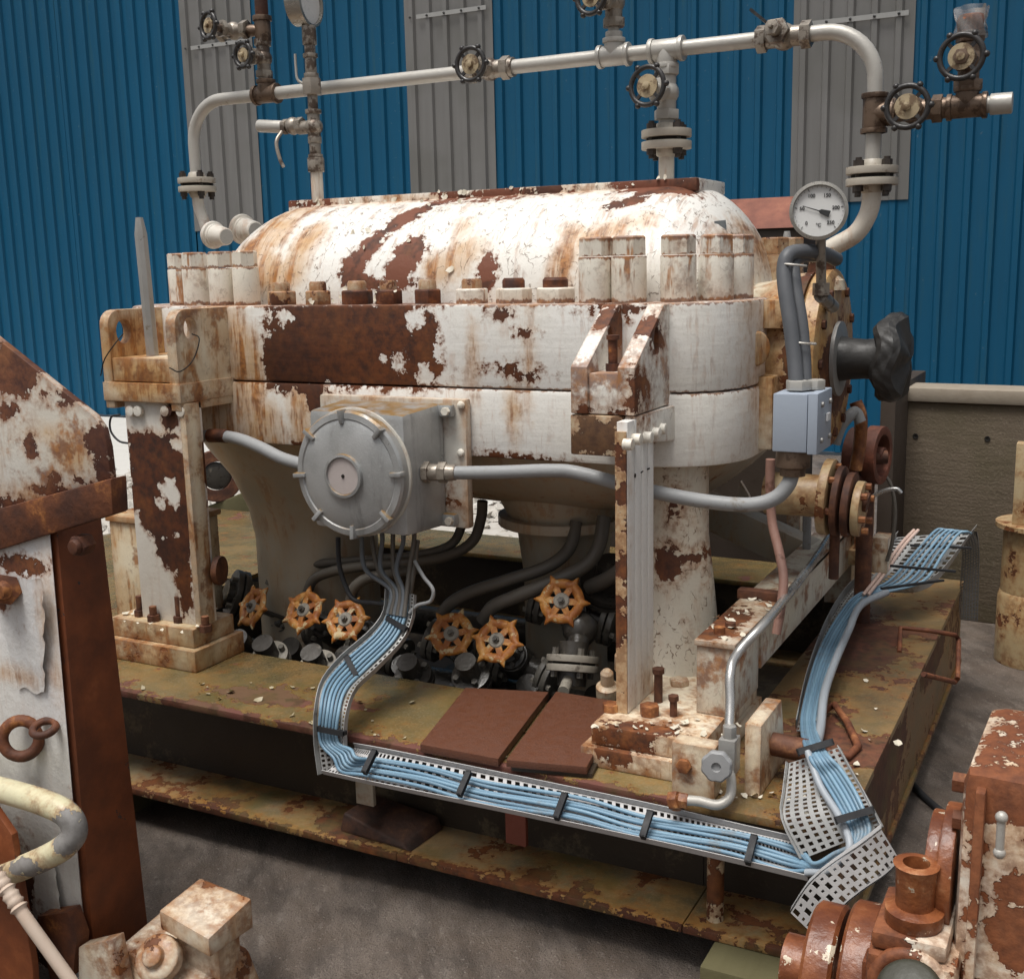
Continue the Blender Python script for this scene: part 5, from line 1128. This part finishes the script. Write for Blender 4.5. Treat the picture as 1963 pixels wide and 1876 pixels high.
cable('grey_cable', [P(1555, 1455, Y=2.66), P(1572, 1400, Z=.54), P(1580, 1330, Z=.56), P(1600, 1270, Z=.57), P(1626, 1210, Z=.58), P(1650, 1160, Z=.60), P(1700, 1135, Z=.62)], .013, M_CABGR, 'flat grey cable strip beside the blue cables on the end beam')
cable('grey_cable', [P(1548, 1440, Y=2.64), P(1572, 1505, Y=2.58), P(1606, 1560, Y=2.52), P(1628, 1610, Y=2.46), P(1622, 1640, Y=2.44), P(1590, 1668, Y=2.44), P(1545, 1672, Y=2.45)], .009, M_CABGR, 'grey white cable looping below the blue ones at the skid corner')
# black ties
def tie(px, py, Y, w, ax, label='black cable tie round the blue cables', sc=.009):
    c = P(px, py, Y=Y); ax = Vector(ax).normalized(); side = ax.cross(Vector((0, -.6, .8))).normalized(); fr = frame(c, ax, side)
    m = MB(fr); rr_ = [(-w, -sc), (w, -sc), (w, sc), (-w, sc)]
    m.box((-w, sc - .004, -.006), (w, sc, .006)); m.box((-w, -sc, -.008), (-w + .004, sc, .008)); m.box((w - .004, -sc, -.006), (w, sc, .006)); m.box((-w, -sc, -.008), (w, -sc + .004, .008))
    tag(obj('cable_tie', m, M_TIE), label, 'cable tie', 'cable ties')
for px, py, Y in ((709, 1460, 2.475), (890, 1502, 2.475), (1075, 1545, 2.475), (1240, 1580, 2.475), (1440, 1628, 2.475)): tie(px, py, Y, .036, (1, 0, 0), 'black cable tie clamping the blue cables in the front tray')
for px, py, Y, ax, lab in ((636, 1400, 2.50, (0, .1, 1), 'black cable tie low on the cable riser'), (675, 1278, 2.69, (.6, .5, .5), 'thin black cable tie where the riser bends over'), (762, 1195, 2.87, (.3, .3, 1), 'black cable tie high on the cable riser')): tie(px, py, Y, .046, ax, lab, .009)
for px, py, Y, lab in ((1638, 1562, 2.49, 'broad black tie on the blue cables at the skid corner'), (1563, 1432, 2.655, 'black tie where the cables drop from the end beam')): tie(px, py, Y, .045, (-.35, .3, .6), lab, .011)
for (p0, p1, lab) in (((1690, 1128), (1808, 1112), 'dark brown strap across the far tray nearest the end beam'), ((1706, 1084), (1832, 1095), 'dark strap across the middle of the far tray'), ((1745, 1045), (1862, 1050), 'dark strap near the top of the far tray')):
    a, b = P(*p0, Z=.67 if p0[1] > 1100 else .72), P(*p1, Z=.66 if p0[1] > 1100 else .71)
    tag(obj('strap', MB().bar(a, b, .012, .007), M_TIE), lab, 'strap')
# loose thin leads above the riser
for i, (c, r, lab, mt) in enumerate((([(648, 1030, 2.95), (650, 1080, 2.95), (662, 1122, 2.95), (680, 1150, 2.94), (720, 1156, 2.93), (757, 1160, 2.92)], .008, 'black lead hanging from the junction box corner', M_TIE),
    ([(795, 1075, 2.95), (812, 1105, 2.93), (830, 1130, 2.92), (825, 1152, 2.92), (800, 1160, 2.91), (785, 1175, 2.90)], .006, 'pale looped lead beside the cable riser', M_COND),
    ([(800, 1035, 2.98), (795, 1075, 2.97), (790, 1110, 2.95), (785, 1140, 2.94), (780, 1160, 2.92)], .009, 'brown grey lead falling from the junction box', M_HOSE))):
    cable('loose_lead', [P(x, y, Y=Y) for x, y, Y in c], r, mt, lab)
# ------------------------------------------------------------ fittings round the end of the skid
st = thing('drain_tube', 'bright bent stainless drain tube with a grey knob valve on the bolted base', 'tube', (-.85, 2.65, DK))
M_SS = plain('stainless', (.55, .54, .52), (.45, .44, .42), 20, .25, .75, bump=.1)
obj('tube', MB().tube([P(1600, 1010, Y=4.3), P(1560, 1075, Y=3.7), P(1480, 1178, Y=2.95), P(1415, 1250, Y=2.80), P(1400, 1290, Y=2.74), P(1400, 1350, Y=2.70), P(1396, 1430, Y=2.64)], .0125, 12, 6), M_SS, st, sharp=60)
c = P(1398, 1445, Y=2.62); obj('valve_block', MB().cbox(c, (.042, .05, .09)).hexn(c + UP * .04, c + UP * .075, .018), M_STEEL, st, bevel=.003)
k = P(1376, 1465, Y=2.565)
def knob(u, v):
    a = 6.2832 * u; prof = [(.0, .0), (.035, .0), (.039, .006), (.039, .02), (.034, .026), (.012, .027), (.01, .02), (0, .02)]; i = min(int(v * 7), 6); f = v * 7 - i
    r = prof[i][0] * (1 - f) + prof[i + 1][0] * f; h = prof[i][1] * (1 - f) + prof[i + 1][1] * f; r *= 1 - .07 * (.5 + .5 * math.cos(8 * a)) * (r > .02)
    return frame(k, (.15, -1, .15)) @ Vector((r * math.cos(a), r * math.sin(a), h))
obj('knob', MB().grid(knob, 64, 21), plain('grey_knob', (.25, .255, .26), (.3, .3, .3), 20, .45), st, sharp=40)
obj('knob_stem', MB().cyl(k, c, .01), M_STEEL, st)
obj('tube', MB().tube([P(1398, 1475, Y=2.60), P(1402, 1500, Y=2.59), P(1398, 1528, Y=2.57), P(1375, 1542, Y=2.55), P(1340, 1535, Y=2.54), P(1310, 1533, Y=2.53)], .0125, 12, 6), M_PIPE, st, sharp=60)
obj('tube_union', MB().hexn(P(1318, 1535, Y=2.535), P(1300, 1532, Y=2.53), .02).hexn(P(1302, 1533, Y=2.53), P(1285, 1535, Y=2.53), .024).cyl(P(1298, 1520, Y=2.535), P(1294, 1550, Y=2.53), .016), M_RUSTO, st, bevel=.002)
# bent rusty bars on the end beam
M_RB = rusty('rusty_bar', (.10, .03, .014), (.22, .075, .03), (.36, .15, .06), sc=20)
b = obj('bent_bar', MB().tube([P(1724, 1250, Z=DK + .0), P(1726, 1203, Z=.52), P(1780, 1208, Z=.52), P(1832, 1217, Z=.50), P(1838, 1225, Z=.48), P(1836, 1300, X=-.40), P(1830, 1307, X=-.41), P(1770, 1292, X=-.47)], .0085, 8, 0), M_RB, sharp=60); tag(b, 'thin bent rusty bar hooped over the edge of the end beam', 'bar')
b = obj('bent_bar', MB().tube([P(1580, 1362, Z=DK + .02), P(1600, 1350, Z=DK + .03), P(1625, 1385, Z=DK + .02), P(1645, 1430, Z=DK + .012), P(1625, 1450, Z=DK + .012), P(1585, 1440, Z=DK + .02)], .011, 8, 0), M_RB, sharp=60); tag(b, 'thick rusty loop of bar lying beside the blue cables', 'bar')
# pinkish hanging strip
b = obj('hanging_strip', MB().tube([P(1477, 880, Y=3.25), P(1476, 930, Y=3.25), P(1480, 1000, Y=3.24), P(1494, 1060, Y=3.2), P(1502, 1110, Y=3.16), P(1496, 1170, Y=3.12), P(1488, 1215, Y=3.10)], .014, 8, 6), plain('pink_brown_strip', (.33, .19, .15), (.22, .11, .08), 26, .6, bump=.5, dirt=(.12, .05, .03)), sharp=60); tag(b, 'pink brown peeling strip hanging below the instrument box', 'strip')
# flanged drain pipe below the shaft end
dp = thing('flanged_drain', 'yellowed horizontal drain pipe ending in rusty flanges below the shaft', 'pipe', (-.8, 3.45, 1.0))
DY, DZ = 3.55, P(1560, 950, Y=3.55).z
M_YEL = weathered('yellowed_paint', (.50, .40, .24), (.38, .26, .12), chip=.60, streak=.4, halo=.06, grime=.6)
X_ = lambda px, Y=DY: P(px, 950, Y=Y).x
obj('pipe', MB().cyl((X_(1470), DY, DZ), (X_(1580), DY, DZ), .066, n=28), M_YEL, dp)
for i, (px, r, th_, mt) in enumerate(((1578, .118, .028, M_YEL), (1603, .108, .02, M_RUSTB), (1622, .10, .022, M_RUSTB), (1640, .085, .024, M_YEL))):
    f = obj('flange', MB().lathe([(r, 0), (r, th_)], (X_(px), DY, DZ - .01 * i), (1, 0, -.05), 30), mt, dp, bevel=.004)
    if i in (0, 3):
        for q in range(6):
            a = math.pi * q / 3 + .3; obj('flange_bolt', MB().hexn((X_(px) + th_, DY + r * .8 * math.cos(a), DZ - .01 * i + r * .8 * math.sin(a)), (X_(px) + th_ + .02, DY + r * .8 * math.cos(a), DZ - .01 * i + r * .8 * math.sin(a)), .011), M_RUSTO, f)
obj('spindle', MB().cyl((X_(1630), DY, DZ), (X_(1665), DY, DZ - .01), .03), M_RUSTB, dp)
obj('support_rod', MB().cyl((X_(1600), DY + .02, P(1600, 1112, Y=DY).z), (X_(1600), DY + .02, DZ - .1), .016), M_RUSTB, dp)
rw = thing('ring_stand', 'pair of thick red brown rusty rings standing beside the concrete wall', 'stand', P(1660, 1000, Y=4.3))
for i, (px, py, mt) in enumerate(((1645, 875, (.10, .03, .016)), (1680, 872, (.17, .055, .03)))):
    c = P(px, py, Y=4.2 + .05 * i); m = MB(); m.lathe([(.075, -.025), (.105, -.025), (.105, .025), (.075, .025), (.075, -.025)], c, (1, -.15, 0), 32, caps=False); m.lathe([(.03, -.03), (.03, .03)], c, (1, -.15, 0), 16)
    for q in range(4): a = math.pi * q / 2; fr_ = frame(c, (1, -.15, 0)); m.bar(fr_ @ Vector((0, 0, 0)), fr_ @ Vector((.08 * math.cos(a), .08 * math.sin(a), 0)), .02, .02)
    obj('ring', m, rusty('ring_rust%d' % i, tuple(v * .5 for v in mt), mt, tuple(min(1, v * 1.7) for v in mt)), rw, bevel=.003)
obj('axle', MB().cyl(P(1630, 878, Y=4.2), P(1700, 876, Y=4.25), .025).cyl(P(1662, 885, Y=4.25), Vector((P(1662, 885, Y=4.25).x, 4.25, .47)), .03), M_RUSTB, rw)
# small frame behind: posts, foot blocks, bright tube
fb = thing('back_frame', 'small peeling cream frame of posts and blocks behind the end beam', 'frame', (-.75, 4.6, DK))
def post(pxa, pya, pxb, pyb, Y, d, mat=M_RAIL, nm='post'):
    a, b = P(pxa, pya, Y=Y), P(pxb, pyb, Y=Y); return obj(nm, MB().box((a.x, Y, min(a.z, b.z)), (b.x, Y + d, max(a.z, b.z))), mat, fb, bevel=.004)
post(1640, 955, 1668, 1065, 4.4, .06); post(1672, 1030, 1700, 1100, 4.3, .10, M_BASEB, 'block'); post(1580, 1050, 1650, 1085, 4.35, .12, M_YEL, 'block'); post(1605, 1000, 1640, 1060, 4.45, .08)
post(1508, 975, 1532, 1055, 4.5, .05); post(1540, 960, 1552, 1060, 4.0, .02, M_COND)
a = P(1408, 920, Y=4.5); b = P(1445, 1005, Y=4.5)
obj('gusset', MB().prism([(a.x, b.z), (b.x + .03, b.z), (b.x - .02, a.z - .05), (a.x + .03, a.z)], -4.5, -4.48, u=(1, 0, 0), w=(0, 0, 1)), M_RAIL, fb)
bt = obj('bent_tube', MB().tube([P(1630, 1015, Y=4.1), P(1645, 980, Y=4.1), P(1660, 962, Y=4.1), P(1690, 942, Y=4.1), P(1718, 937, Y=4.1), P(1728, 945, Y=4.1)], .0075, 8, 4), M_SS, sharp=60); tag(bt, 'short bright bent tube sticking out before the concrete wall', 'tube')
# hanging leads and rags
for i, (c, mt, r, lab) in enumerate((([(1600, 850, 3.9), (1610, 820, 3.9), (1625, 800, 3.92), (1640, 790, 3.95), (1650, 810, 3.95)], M_COND, .02, 'grey rag of loose lagging below the coupling'), ([(1690, 905, 4.3), (1708, 930, 4.3), (1716, 980, 4.3), (1710, 1040, 4.3), (1700, 1075, 4.3)], M_HOSE, .007, 'dark lead hanging before the concrete wall'), ([(1640, 770, 4.0), (1650, 800, 4.0), (1648, 850, 4.02), (1640, 900, 4.02)], M_RUSTO, .022, 'orange rusty stay below the wrapped coupling'))):
    cable('loose_lead', [P(x, y, Y=Y) for x, y, Y in c], r, mt, lab)
# machine parts behind, and a dark block for a shadow gap
M_DRKBOX = plain('brown_steel_and_shade', (.035, .024, .017), (.055, .038, .026), 6, .7, bump=.4)
bh = thing('rusty_housing', 'red brown rusty housing with a pitched lid behind the casing', 'housing', (-1.6, 5.4, 0))
M_LID = rusty('red_lid', (.16, .05, .03), (.25, .085, .05), (.33, .13, .07), sc=8)
hl = P(1406, 392, Y=5.2); hr = P(1506, 386, Y=5.2); hz_ = P(1575, 410, Y=5.2)
obj('body', MB().box((hl.x - .75, 5.22, 0), (hz_.x - .10, 5.6, hl.z - .11)), M_DRKBOX, bh, bevel=.01)
obj('lid', MB().add([(hl.x - .78, 5.2, hl.z - .11), (hz_.x - .07, 5.2, hl.z - .11), (hz_.x - .07, 5.62, hl.z - .11), (hl.x - .78, 5.62, hl.z - .11), (hl.x - .3, 5.35, hl.z + .03), (hr.x - .0, 5.35, hl.z + .03), (hr.x + .02, 5.45, hl.z + .03), (hl.x - .3, 5.45, hl.z + .03)], [(0, 1, 5, 4), (1, 2, 6, 5), (2, 3, 7, 6), (3, 0, 4, 7), (4, 5, 6, 7), (3, 2, 1, 0)]), M_LID, bh)
dk = obj('shade_gap_block', MB().box((P(1690, 800, Y=5.7).x, 5.66, 0), (P(1719, 800, Y=5.7).x, 6.6, P(1700, 742, Y=5.7).z)), M_DRKBOX, bevel=.006); tag(dk, 'narrow dark block standing in for the shadow gap at the end of the concrete wall', 'shade block')  # added block, its dark colour stands in for the shade in the gap
# yard clutter on the left behind the support
rl = thing('rusty_ring_flange', 'dark rusty ring flange lying against a beam behind the left column', 'flange', P(410, 950, Y=5.6))
c = P(415, 912, Y=5.4); obj('ring', MB().lathe([(.09, -.03), (.155, -.03), (.16, -.02), (.16, .02), (.155, .03), (.09, .03), (.09, -.03)], c, (.75, -.65, .1), 36, caps=False), M_RUSTB, rl); obj('hub', MB().lathe([(.085, -.05), (.085, .01), (.05, .02)], c, (.75, -.65, .1), 24), M_DARKV, rl)
obj('foot', MB().cyl(c + Vector((0, .02, -.16)), (c.x, c.y + .02, 0), .03), M_DARKV, rl)
bm_ = obj('timber_beam', MB().bar(P(350, 1010, Y=5.3), P(560, 930, Y=5.6), .06, .13), M_TIMB, bevel=.006); tag(bm_, 'slanting brown beam propped behind the left column', 'beam')
for i in range(2):
    o = obj('bright_rod', MB().tube([P(490, 1052 + 10 * i, Y=5.05), P(420 + 16 * i, 1037 + 8 * i, Y=5.1), P(440 + 16 * i, 1018 + 6 * i, Y=5.5)], .014, 8, 0), M_PIPE); tag(o, 'bright bent rod lying on the pale rubble', 'rod', 'bent rods on the rubble')
cable('yard_hose', [P(215, 990, Y=4.2), P(240, 1000, Y=4.1), P(260, 1010, Y=4.0), P(275, 1018, Y=3.9)], .012, M_CABGR, 'grey blue hose end beside the left column')
cable('thin_lead', [P(230, 795, Y=3.1), P(213, 800, Y=3.1), P(212, 825, Y=3.1), P(228, 845, Y=3.1), P(250, 850, Y=3.1)], .004, M_TIE, 'thin black wire looping out beside the left column')
# cream stand at the far right
sd_ = thing('rusty_stand', 'cream and rust pipe stand cut off beside the concrete wall', 'stand', (-.3, 5.4, 0))
a = P(1912, 1040, Y=5.35)
obj('base', MB().lathe([(.16, 0), (.16, .30), (.15, .33)], (a.x + .16, 5.5, .0), n=28), M_YEL, sd_, bevel=.005); obj('ring', MB().lathe([(.185, .62), (.185, .64)], (a.x + .16, 5.5, 0), n=28), M_YEL, sd_)
obj('drum', MB().lathe([(.15, .33), (.15, .62)], (a.x + .16, 5.5, 0), n=28), M_YEL, sd_); obj('post', MB().box((a.x + .05, 5.4, .64), (a.x + .13, 5.48, 1.0)), M_YEL, sd_, bevel=.004); obj('shutter', MB().box((a.x + .135, 5.42, .64), (a.x + .4, 5.6, .98)), M_RUSTB, sd_)
cable('ground_cable', [P(1738, 1490, Z=.01), P(1775, 1530, Z=.01), P(1815, 1560, Z=.01), P(1850, 1565, Z=.01)], .012, M_TIE, 'black cable lying on the ground beside the skid end')
# ------------------------------------------------------------ rusty frame in the left foreground
FY = 1.90
F = lambda px, py, Y=FY: P(px, py, Y=Y)
def fpoly(name, pts, Y, d, mat, parent, bevel=.004):
    q = [P(x, y, Y=Y) for x, y in pts]; n = len(q); m = MB(); m.add(q + [v + Vector((0, d, 0)) for v in q], [tuple(range(n)), tuple(reversed(range(n, 2 * n)))] + [(k, (k + 1) % n, n + (k + 1) % n, n + k) for k in range(n)])
    return obj(name, m, mat, parent, bevel=bevel)
pf = lambda px, py, rx, ry, k='e': pe(px, py, rx, ry, FY, k)
M_FG1 = weathered('foreground_gusset_paint', (.60, .58, .53), (.50, .42, .30), patches=[pf(60, 690, 130, 26), pf(30, 720, 40, 40), pf(190, 850, 26, 40), pf(60, 855, 16, 26), pf(20, 790, 22, 16), pf(150, 760, 60, 16), pf(20, 970, 40, 22), pf(110, 945, 40, 12), pf(160, 925, 40, 10), pf(195, 900, 20, 50)], stains=[pf(140, 870, 40, 40), pf(90, 830, 50, 20), pf(60, 950, 90, 22)], edge=.03, chip=.68, streak=.3, halo=.035, amp=.05, bump=.8, rust=((.05, .015, .009), (.16, .055, .022), (.4, .17, .06)))
M_FG2 = rusty('foreground_brown', (.055, .018, .009), (.14, .043, .014), (.34, .13, .035), sc=11)
M_FG3 = rusty('foreground_red_plate', (.10, .026, .007), (.185, .048, .012), (.24, .07, .02), sc=6, spots=(.035, .030, .030), spot_thr=.63, rough=.6, bump=.25)
M_FG4 = weathered('foreground_white_peel', (.66, .655, .65), (.60, .56, .44), patches=[pf(40, 1080, 60, 16), pf(10, 1130, 22, 30), pf(95, 1800, 26, 60), pf(60, 1700, 12, 60)], stains=[pf(110, 1200, 16, 120), pf(30, 1290, 40, 14)], chip=.69, streak=.15, halo=.02, crack=.12, grime=.3, bump=1.0, amp=.05)
ff = thing('foreground_frame', 'tall rusty frame with a gusset plate and peeling white column in front of the skid', 'frame', (-2.3, 1.95, 0))
fpoly('gusset_plate', [(-420, 440), (-268, 440), (178, 796), (196, 822), (205, 858), (212, 918), (-420, 1090)], FY, .02, M_FG1, ff)
fpoly('gusset_flange', [(-420, 1087), (212, 917), (216, 986), (-420, 1184)], 1.872, .05, M_FG2, ff, .006)
xc = P(112, 1040, Y=FY).x
yb = P(195, 1000, X=xc).y; zb0 = 0.0
obj('column_side', MB().hexa([Vector(p) for p in [(xc - .05, FY, 0), (xc - .02, FY, 0), (xc - .02, 2.09, 0), (xc - .05, 2.09, 0), (xc - .03, FY, 1.22), (xc, FY, 1.22), (xc, yb, 1.22), (xc - .03, yb, 1.22)]]), M_FG3, ff, bevel=.003)
obj('column_face', MB().hexa([Vector(p) for p in [(xc - .95, FY - .012, 0), (xc - .036, FY - .012, 0), (xc - .055, FY + .01, 0), (xc - .95, FY + .01, 0), (xc - .95, FY - .012, 1.2), (xc - .012, FY - .012, 1.2), (xc - .035, FY + .01, 1.2), (xc - .95, FY + .01, 1.2)]]), M_FG4, ff, bevel=.002)
q = F(150, 1045, 1.885); obj('bolt', MB().hexn(q + Vector((0, .03, 0)), q + Vector((.006, -.012, 0)), .026).lathe([(.02, 0), (.016, .012)], q + Vector((.006, -.012, 0)), (0, -1, 0), 14), M_FG2, ff, bevel=.003)
obj('nut', MB().hexn(F(10, 1130, 1.895), F(10, 1130, 1.85), .04).lathe([(.025, 0), (.02, .02)], F(10, 1130, 1.85), (0, -1, 0), 14), M_FG2, ff, bevel=.004)
# big curled sheets of paint on the column face
def curl(c, w, h, amt, seed):
    rn_ = random.Random(seed); ph = rn_.uniform(0, 6)
    def f(u, v):
        jg = .10 * math.sin(23 * v + ph) + .07 * math.sin(47 * v); x = (u - .5) * w * (1 + .35 * math.sin(3 * v + ph)) + jg * w * .25; z = (v - .5) * h + .02 * h * math.sin(9 * u + ph); return Vector((c.x + x, FY - .017 - amt * .6 * (u ** 3) * (.4 + .3 * math.sin(3 * v + ph)), c.z + z))
    return MB().grid(f, 14, 18)
for i, (px, py, w, h, a) in enumerate(((60, 1210, .15, .30, .05), (105, 1700, .09, .20, .05))):
    o = obj('paint_sheet', curl(F(px, py), w, h, a, i), M_FG4, ff, sharp=80)
M_CREAMP = weathered('cream_pipe_paint', (.62, .58, .38), (.55, .5, .36), patches=[('e', P(143, 1590, Y=1.80), (.05, .2, .05)), ('e', P(70, 1652, Y=1.78), (.06, .2, .03))], chip=.66, streak=.2, halo=.04, rust=((.16, .15, .14), (.25, .24, .23), (.34, .33, .31)))
obj('handrail_elbow', MB().tube([F(-420, 1400, 1.80), F(-60, 1497, 1.80), F(20, 1518, 1.80), F(85, 1538, 1.80), F(128, 1560, 1.80), F(143, 1590, 1.80), F(128, 1618, 1.79), F(90, 1642, 1.78), F(20, 1672, 1.77), F(-60, 1705, 1.77), F(-420, 1850, 1.77)], .031, 18, 6), M_CREAMP, ff, sharp=60)
obj('shackle', MB().torus(F(40, 1415, 1.86), (.5, -.8, .2), .045, .015, 28, 10).torus(F(85, 1395, 1.865), (.1, -.3, .9), .028, .010, 20, 8), M_FG2, ff, sharp=60)
fpoly('rust_strip', [(-160, 1380), (-60, 1480), (22, 1600), (62, 1850), (80, 2150), (-160, 2150)], 1.76, .02, M_FG3, ff)
obj('corrugated_hose', MB().tube([F(-260, 1480, 1.72), F(-150, 1550, 1.71), F(-40, 1640, 1.70), F(10, 1700, 1.70), F(50, 1760, 1.70), F(100, 1830, 1.71), F(150, 1900, 1.72)], .02, 12, 12, rfun=lambda t: .019 + (.0035 * math.sin(t * 260) if t < .62 else -.003)), plain('beige_hose', (.50, .36, .27), (.58, .5, .42), 10, .5), ff, sharp=70)
M_FGB = weathered('foreground_foot_paint', (.70, .66, .56), (.60, .45, .26), edge=.03, wash=.5, chip=.60, streak=.6, halo=.08, amp=.06, bump=.9)
a = F(310, 1740, 1.93); b = F(412, 1740, 1.93); t0 = F(350, 1712, 1.98).z
obj('foot_bracket', MB().hexa([Vector(p) for p in [(a.x, 1.92, t0 - .07), (b.x, 1.90, t0 - .09), (b.x + .01, 2.05, t0 - .09), (a.x + .01, 2.06, t0 - .07), (a.x, 1.92, t0 - .02), (b.x, 1.90, t0 - .04), (b.x + .01, 2.05, t0 - .01), (a.x + .01, 2.06, t0)]]), M_FGB, ff, bevel=.006)
obj('foot_web', MB().box((a.x + .02, 1.95, 0), (b.x - .02, 2.03, t0 - .085)), M_FGB, ff, bevel=.004)
q = F(300, 1835, 1.88); obj('foot_nut', MB().lathe([(.058, -.03), (.058, 0), (.04, .012), (.028, .012), (.026, .028), (.012, .034)], q, (.15, -.75, .65), 20), M_FGB, ff, bevel=.003)
obj('foot_mass', MB().hexa([Vector(p) for p in [(a.x - .16, 1.88, 0), (b.x + .0, 1.86, 0), (b.x, 2.08, 0), (a.x - .16, 2.1, 0), (a.x - .13, 1.90, q.z - .02), (b.x - .02, 1.88, q.z - .09), (b.x - .02, 2.06, q.z - .04), (a.x - .13, 2.08, q.z)]]), M_FGB, ff, bevel=.012)
fpoly('lower_lug', [(70, 1756), (128, 1748), (146, 1800), (140, 1870), (96, 1880), (80, 1800)], 1.84, .045, M_FG2, ff)
fpoly('lower_lug', [(150, 1815), (215, 1800), (235, 1900), (150, 1930)], 1.84, .04, M_FGB, ff)

# ------------------------------------------------------------ rusty pump in the right foreground
HY = 1.70
H_ = lambda px, py, Y=HY: P(px, py, Y=Y)
M_PR = weathered('pump_rust_paint', (.74, .68, .58), (.62, .46, .28), patches=[pe(1920, 1530, 90, 55, HY, 'b'), pe(1868, 1700, 9, 240, HY), pe(1945, 1800, 50, 60, HY), pe(1940, 1700, 26, 22, HY), pe(1850, 1860, 30, 40, HY), pe(1660, 1800, 120, 120, HY)], keep=[pe(1852, 1730, 10, 110, HY)], chip=.60, streak=.35, wash=.45, halo=.10, amp=.10, amp2=.05, rust=((.10, .03, .012), (.24, .078, .028), (.36, .14, .06)), rough=.35, bump=.9)
M_PRR = rusty('pump_red_rust', (.12, .034, .013), (.27, .088, .03), (.44, .20, .09), sc=12, spots=(.66, .56, .42), spot_thr=.61, rough=.38)
pu = thing('rusty_pump', 'red rusty pump body with white paint remnants in the near right corner', 'pump', (-.05, 1.8, 0))
a = H_(1845, 1475); b = H_(1872, 1475)
obj('barrel', MB().hexa([Vector(p) for p in [(a.x - .012, 1.70, 0), (.32, 1.66, 0), (.34, 2.0, 0), (a.x, 2.0, 0), (a.x, 1.70, a.z), (.32, 1.66, a.z), (.34, 2.0, a.z - .0), (a.x + .01, 2.0, a.z)]]), M_PR, pu, bevel=.028)
obj('seam_rib', MB().hexa([Vector(p) for p in [(b.x - .004, 1.66, .3), (b.x + .012, 1.66, .3), (b.x + .012, 1.69, .3), (b.x - .004, 1.69, .3), (b.x + .002, 1.675, a.z - .02), (b.x + .016, 1.675, a.z - .02), (b.x + .016, 1.70, a.z - .02), (b.x + .002, 1.70, a.z - .02)]]), M_PR, pu, bevel=.004)
for py in (1500, 1572): q = H_(1843, py, 1.76); obj('side_bolt', MB().hexn(q + XX * .01, q - XX * .012, .016), M_FG2, pu)
q = H_(1918, 1600, 1.655); obj('pin', MB().cyl(q - UP * .025, q + UP * .025, .006).sphere(q + UP * .027, .009, 10, 6).sphere(q - UP * .027, .009, 10, 6), M_PIPE, pu)
obj('side_flange', MB().lathe([(.10, 0), (.10, .022)], (a.x - .03, 1.80, H_(1810, 1720).z), (1, 0, 0), 28).lathe([(.085, -.02), (.085, 0)], (a.x - .03, 1.80, H_(1810, 1720).z), (1, 0, 0), 28), M_PRR, pu, bevel=.003)
# grease cup
c = H_(1757, 1655); cz = H_(1757, 1735).z
obj('grease_cup', MB().lathe([(.028, cz - c.z), (.030, -.01), (.034, 0), (.030, .002), (.020, .002), (.018, -.05)], c, (0, 0, 1), 26, caps=False), M_PRR, pu, sharp=40)
obj('cup_neck', MB().lathe([(.038, 0), (.043, .012), (.043, .03), (.03, .036)], (c.x, HY, cz - .035), n=24), M_PRR, pu)
t1 = H_(1757, 1745).z; t2 = H_(1757, 1790).z
obj('bearing_cap', MB().box((c.x - .055, 1.65, t2 - .01), (c.x + .055, 1.80, t1 - .02)), M_PR, pu, bevel=.01)
obj('bearing_block', MB().box((c.x - .06, 1.64, t2 - .40), (c.x + .07, 1.84, t2 - .012)), M_PR, pu, bevel=.014)
cb = Vector((c.x + .005, 1.64, t2 - .055))
obj('bearing_ring', MB().torus(cb, (0, -1, .2), .05, .012, 32, 10), M_PR, pu, sharp=60); obj('shaft_nut', MB().lathe([(.04, 0), (.036, .015), (.015, .03)], cb, (0, -1, .15), 16), M_PRR, pu)
M_DKC = plain('olive_black_cap', (.02, .02, .014), (.05, .048, .03), 14, .5, bump=.4)
obj('shaft_cap', MB().lathe([(.040, -.14), (.046, -.02), (.046, .012), (.041, .022), (.02, .026)], P(1745, 1905, Y=1.56), (-.05, -.55, .75), 30), M_DKC, pu, bevel=.004)
g = H_(1640, 1860, 1.78)
for i, (dx, r, w) in enumerate(((-.075, .115, .05), (-.015, .13, .05), (.04, .12, .045))):
    obj('gland_flange', MB().lathe([(r * .95, 0), (r, .006), (r, w - .006), (r * .95, w)], (g.x + dx, 1.80, g.z - .03), (1, 0, 0), 30), M_PRR, pu, sharp=40)
obj('gland_strap', MB().box((g.x + .03, 1.655, g.z + .0), (g.x + .085, 1.70, g.z + .10)), M_PRR, pu, bevel=.006); q = H_(1672, 1782, 1.65); obj('strap_bolt', MB().lathe([(.016, 0), (.014, .01), (.006, .011)], Vector((g.x + .058, 1.655, g.z + .06)), (0, -1, 0), 14), M_PRR, pu)
obj('pump_shaft', MB().cyl((g.x - .12, 1.80, g.z - .03), (a.x, 1.80, g.z - .03), .05, n=24), M_PRR, pu)
obj('pedestal', MB().box((g.x + .05, 1.68, 0), (.30, 1.95, t2 - .38)), M_PRR, pu, bevel=.01)
obj('pedestal', MB().box((g.x - .05, 1.74, 0), (g.x + .049, 1.86, g.z - .12)), M_PRR, pu, bevel=.01)
o = obj('pale_pipe_end', MB().cyl(P(1590, 1880, Z=.06), P(1650, 1878, Z=.06), .035, n=18).cyl(P(1650, 1878, Z=.06), P(1690, 1876, Z=.06), .045, n=18), M_PIPE); tag(o, 'pale pipe end lying on the ground under the skid corner', 'pipe')
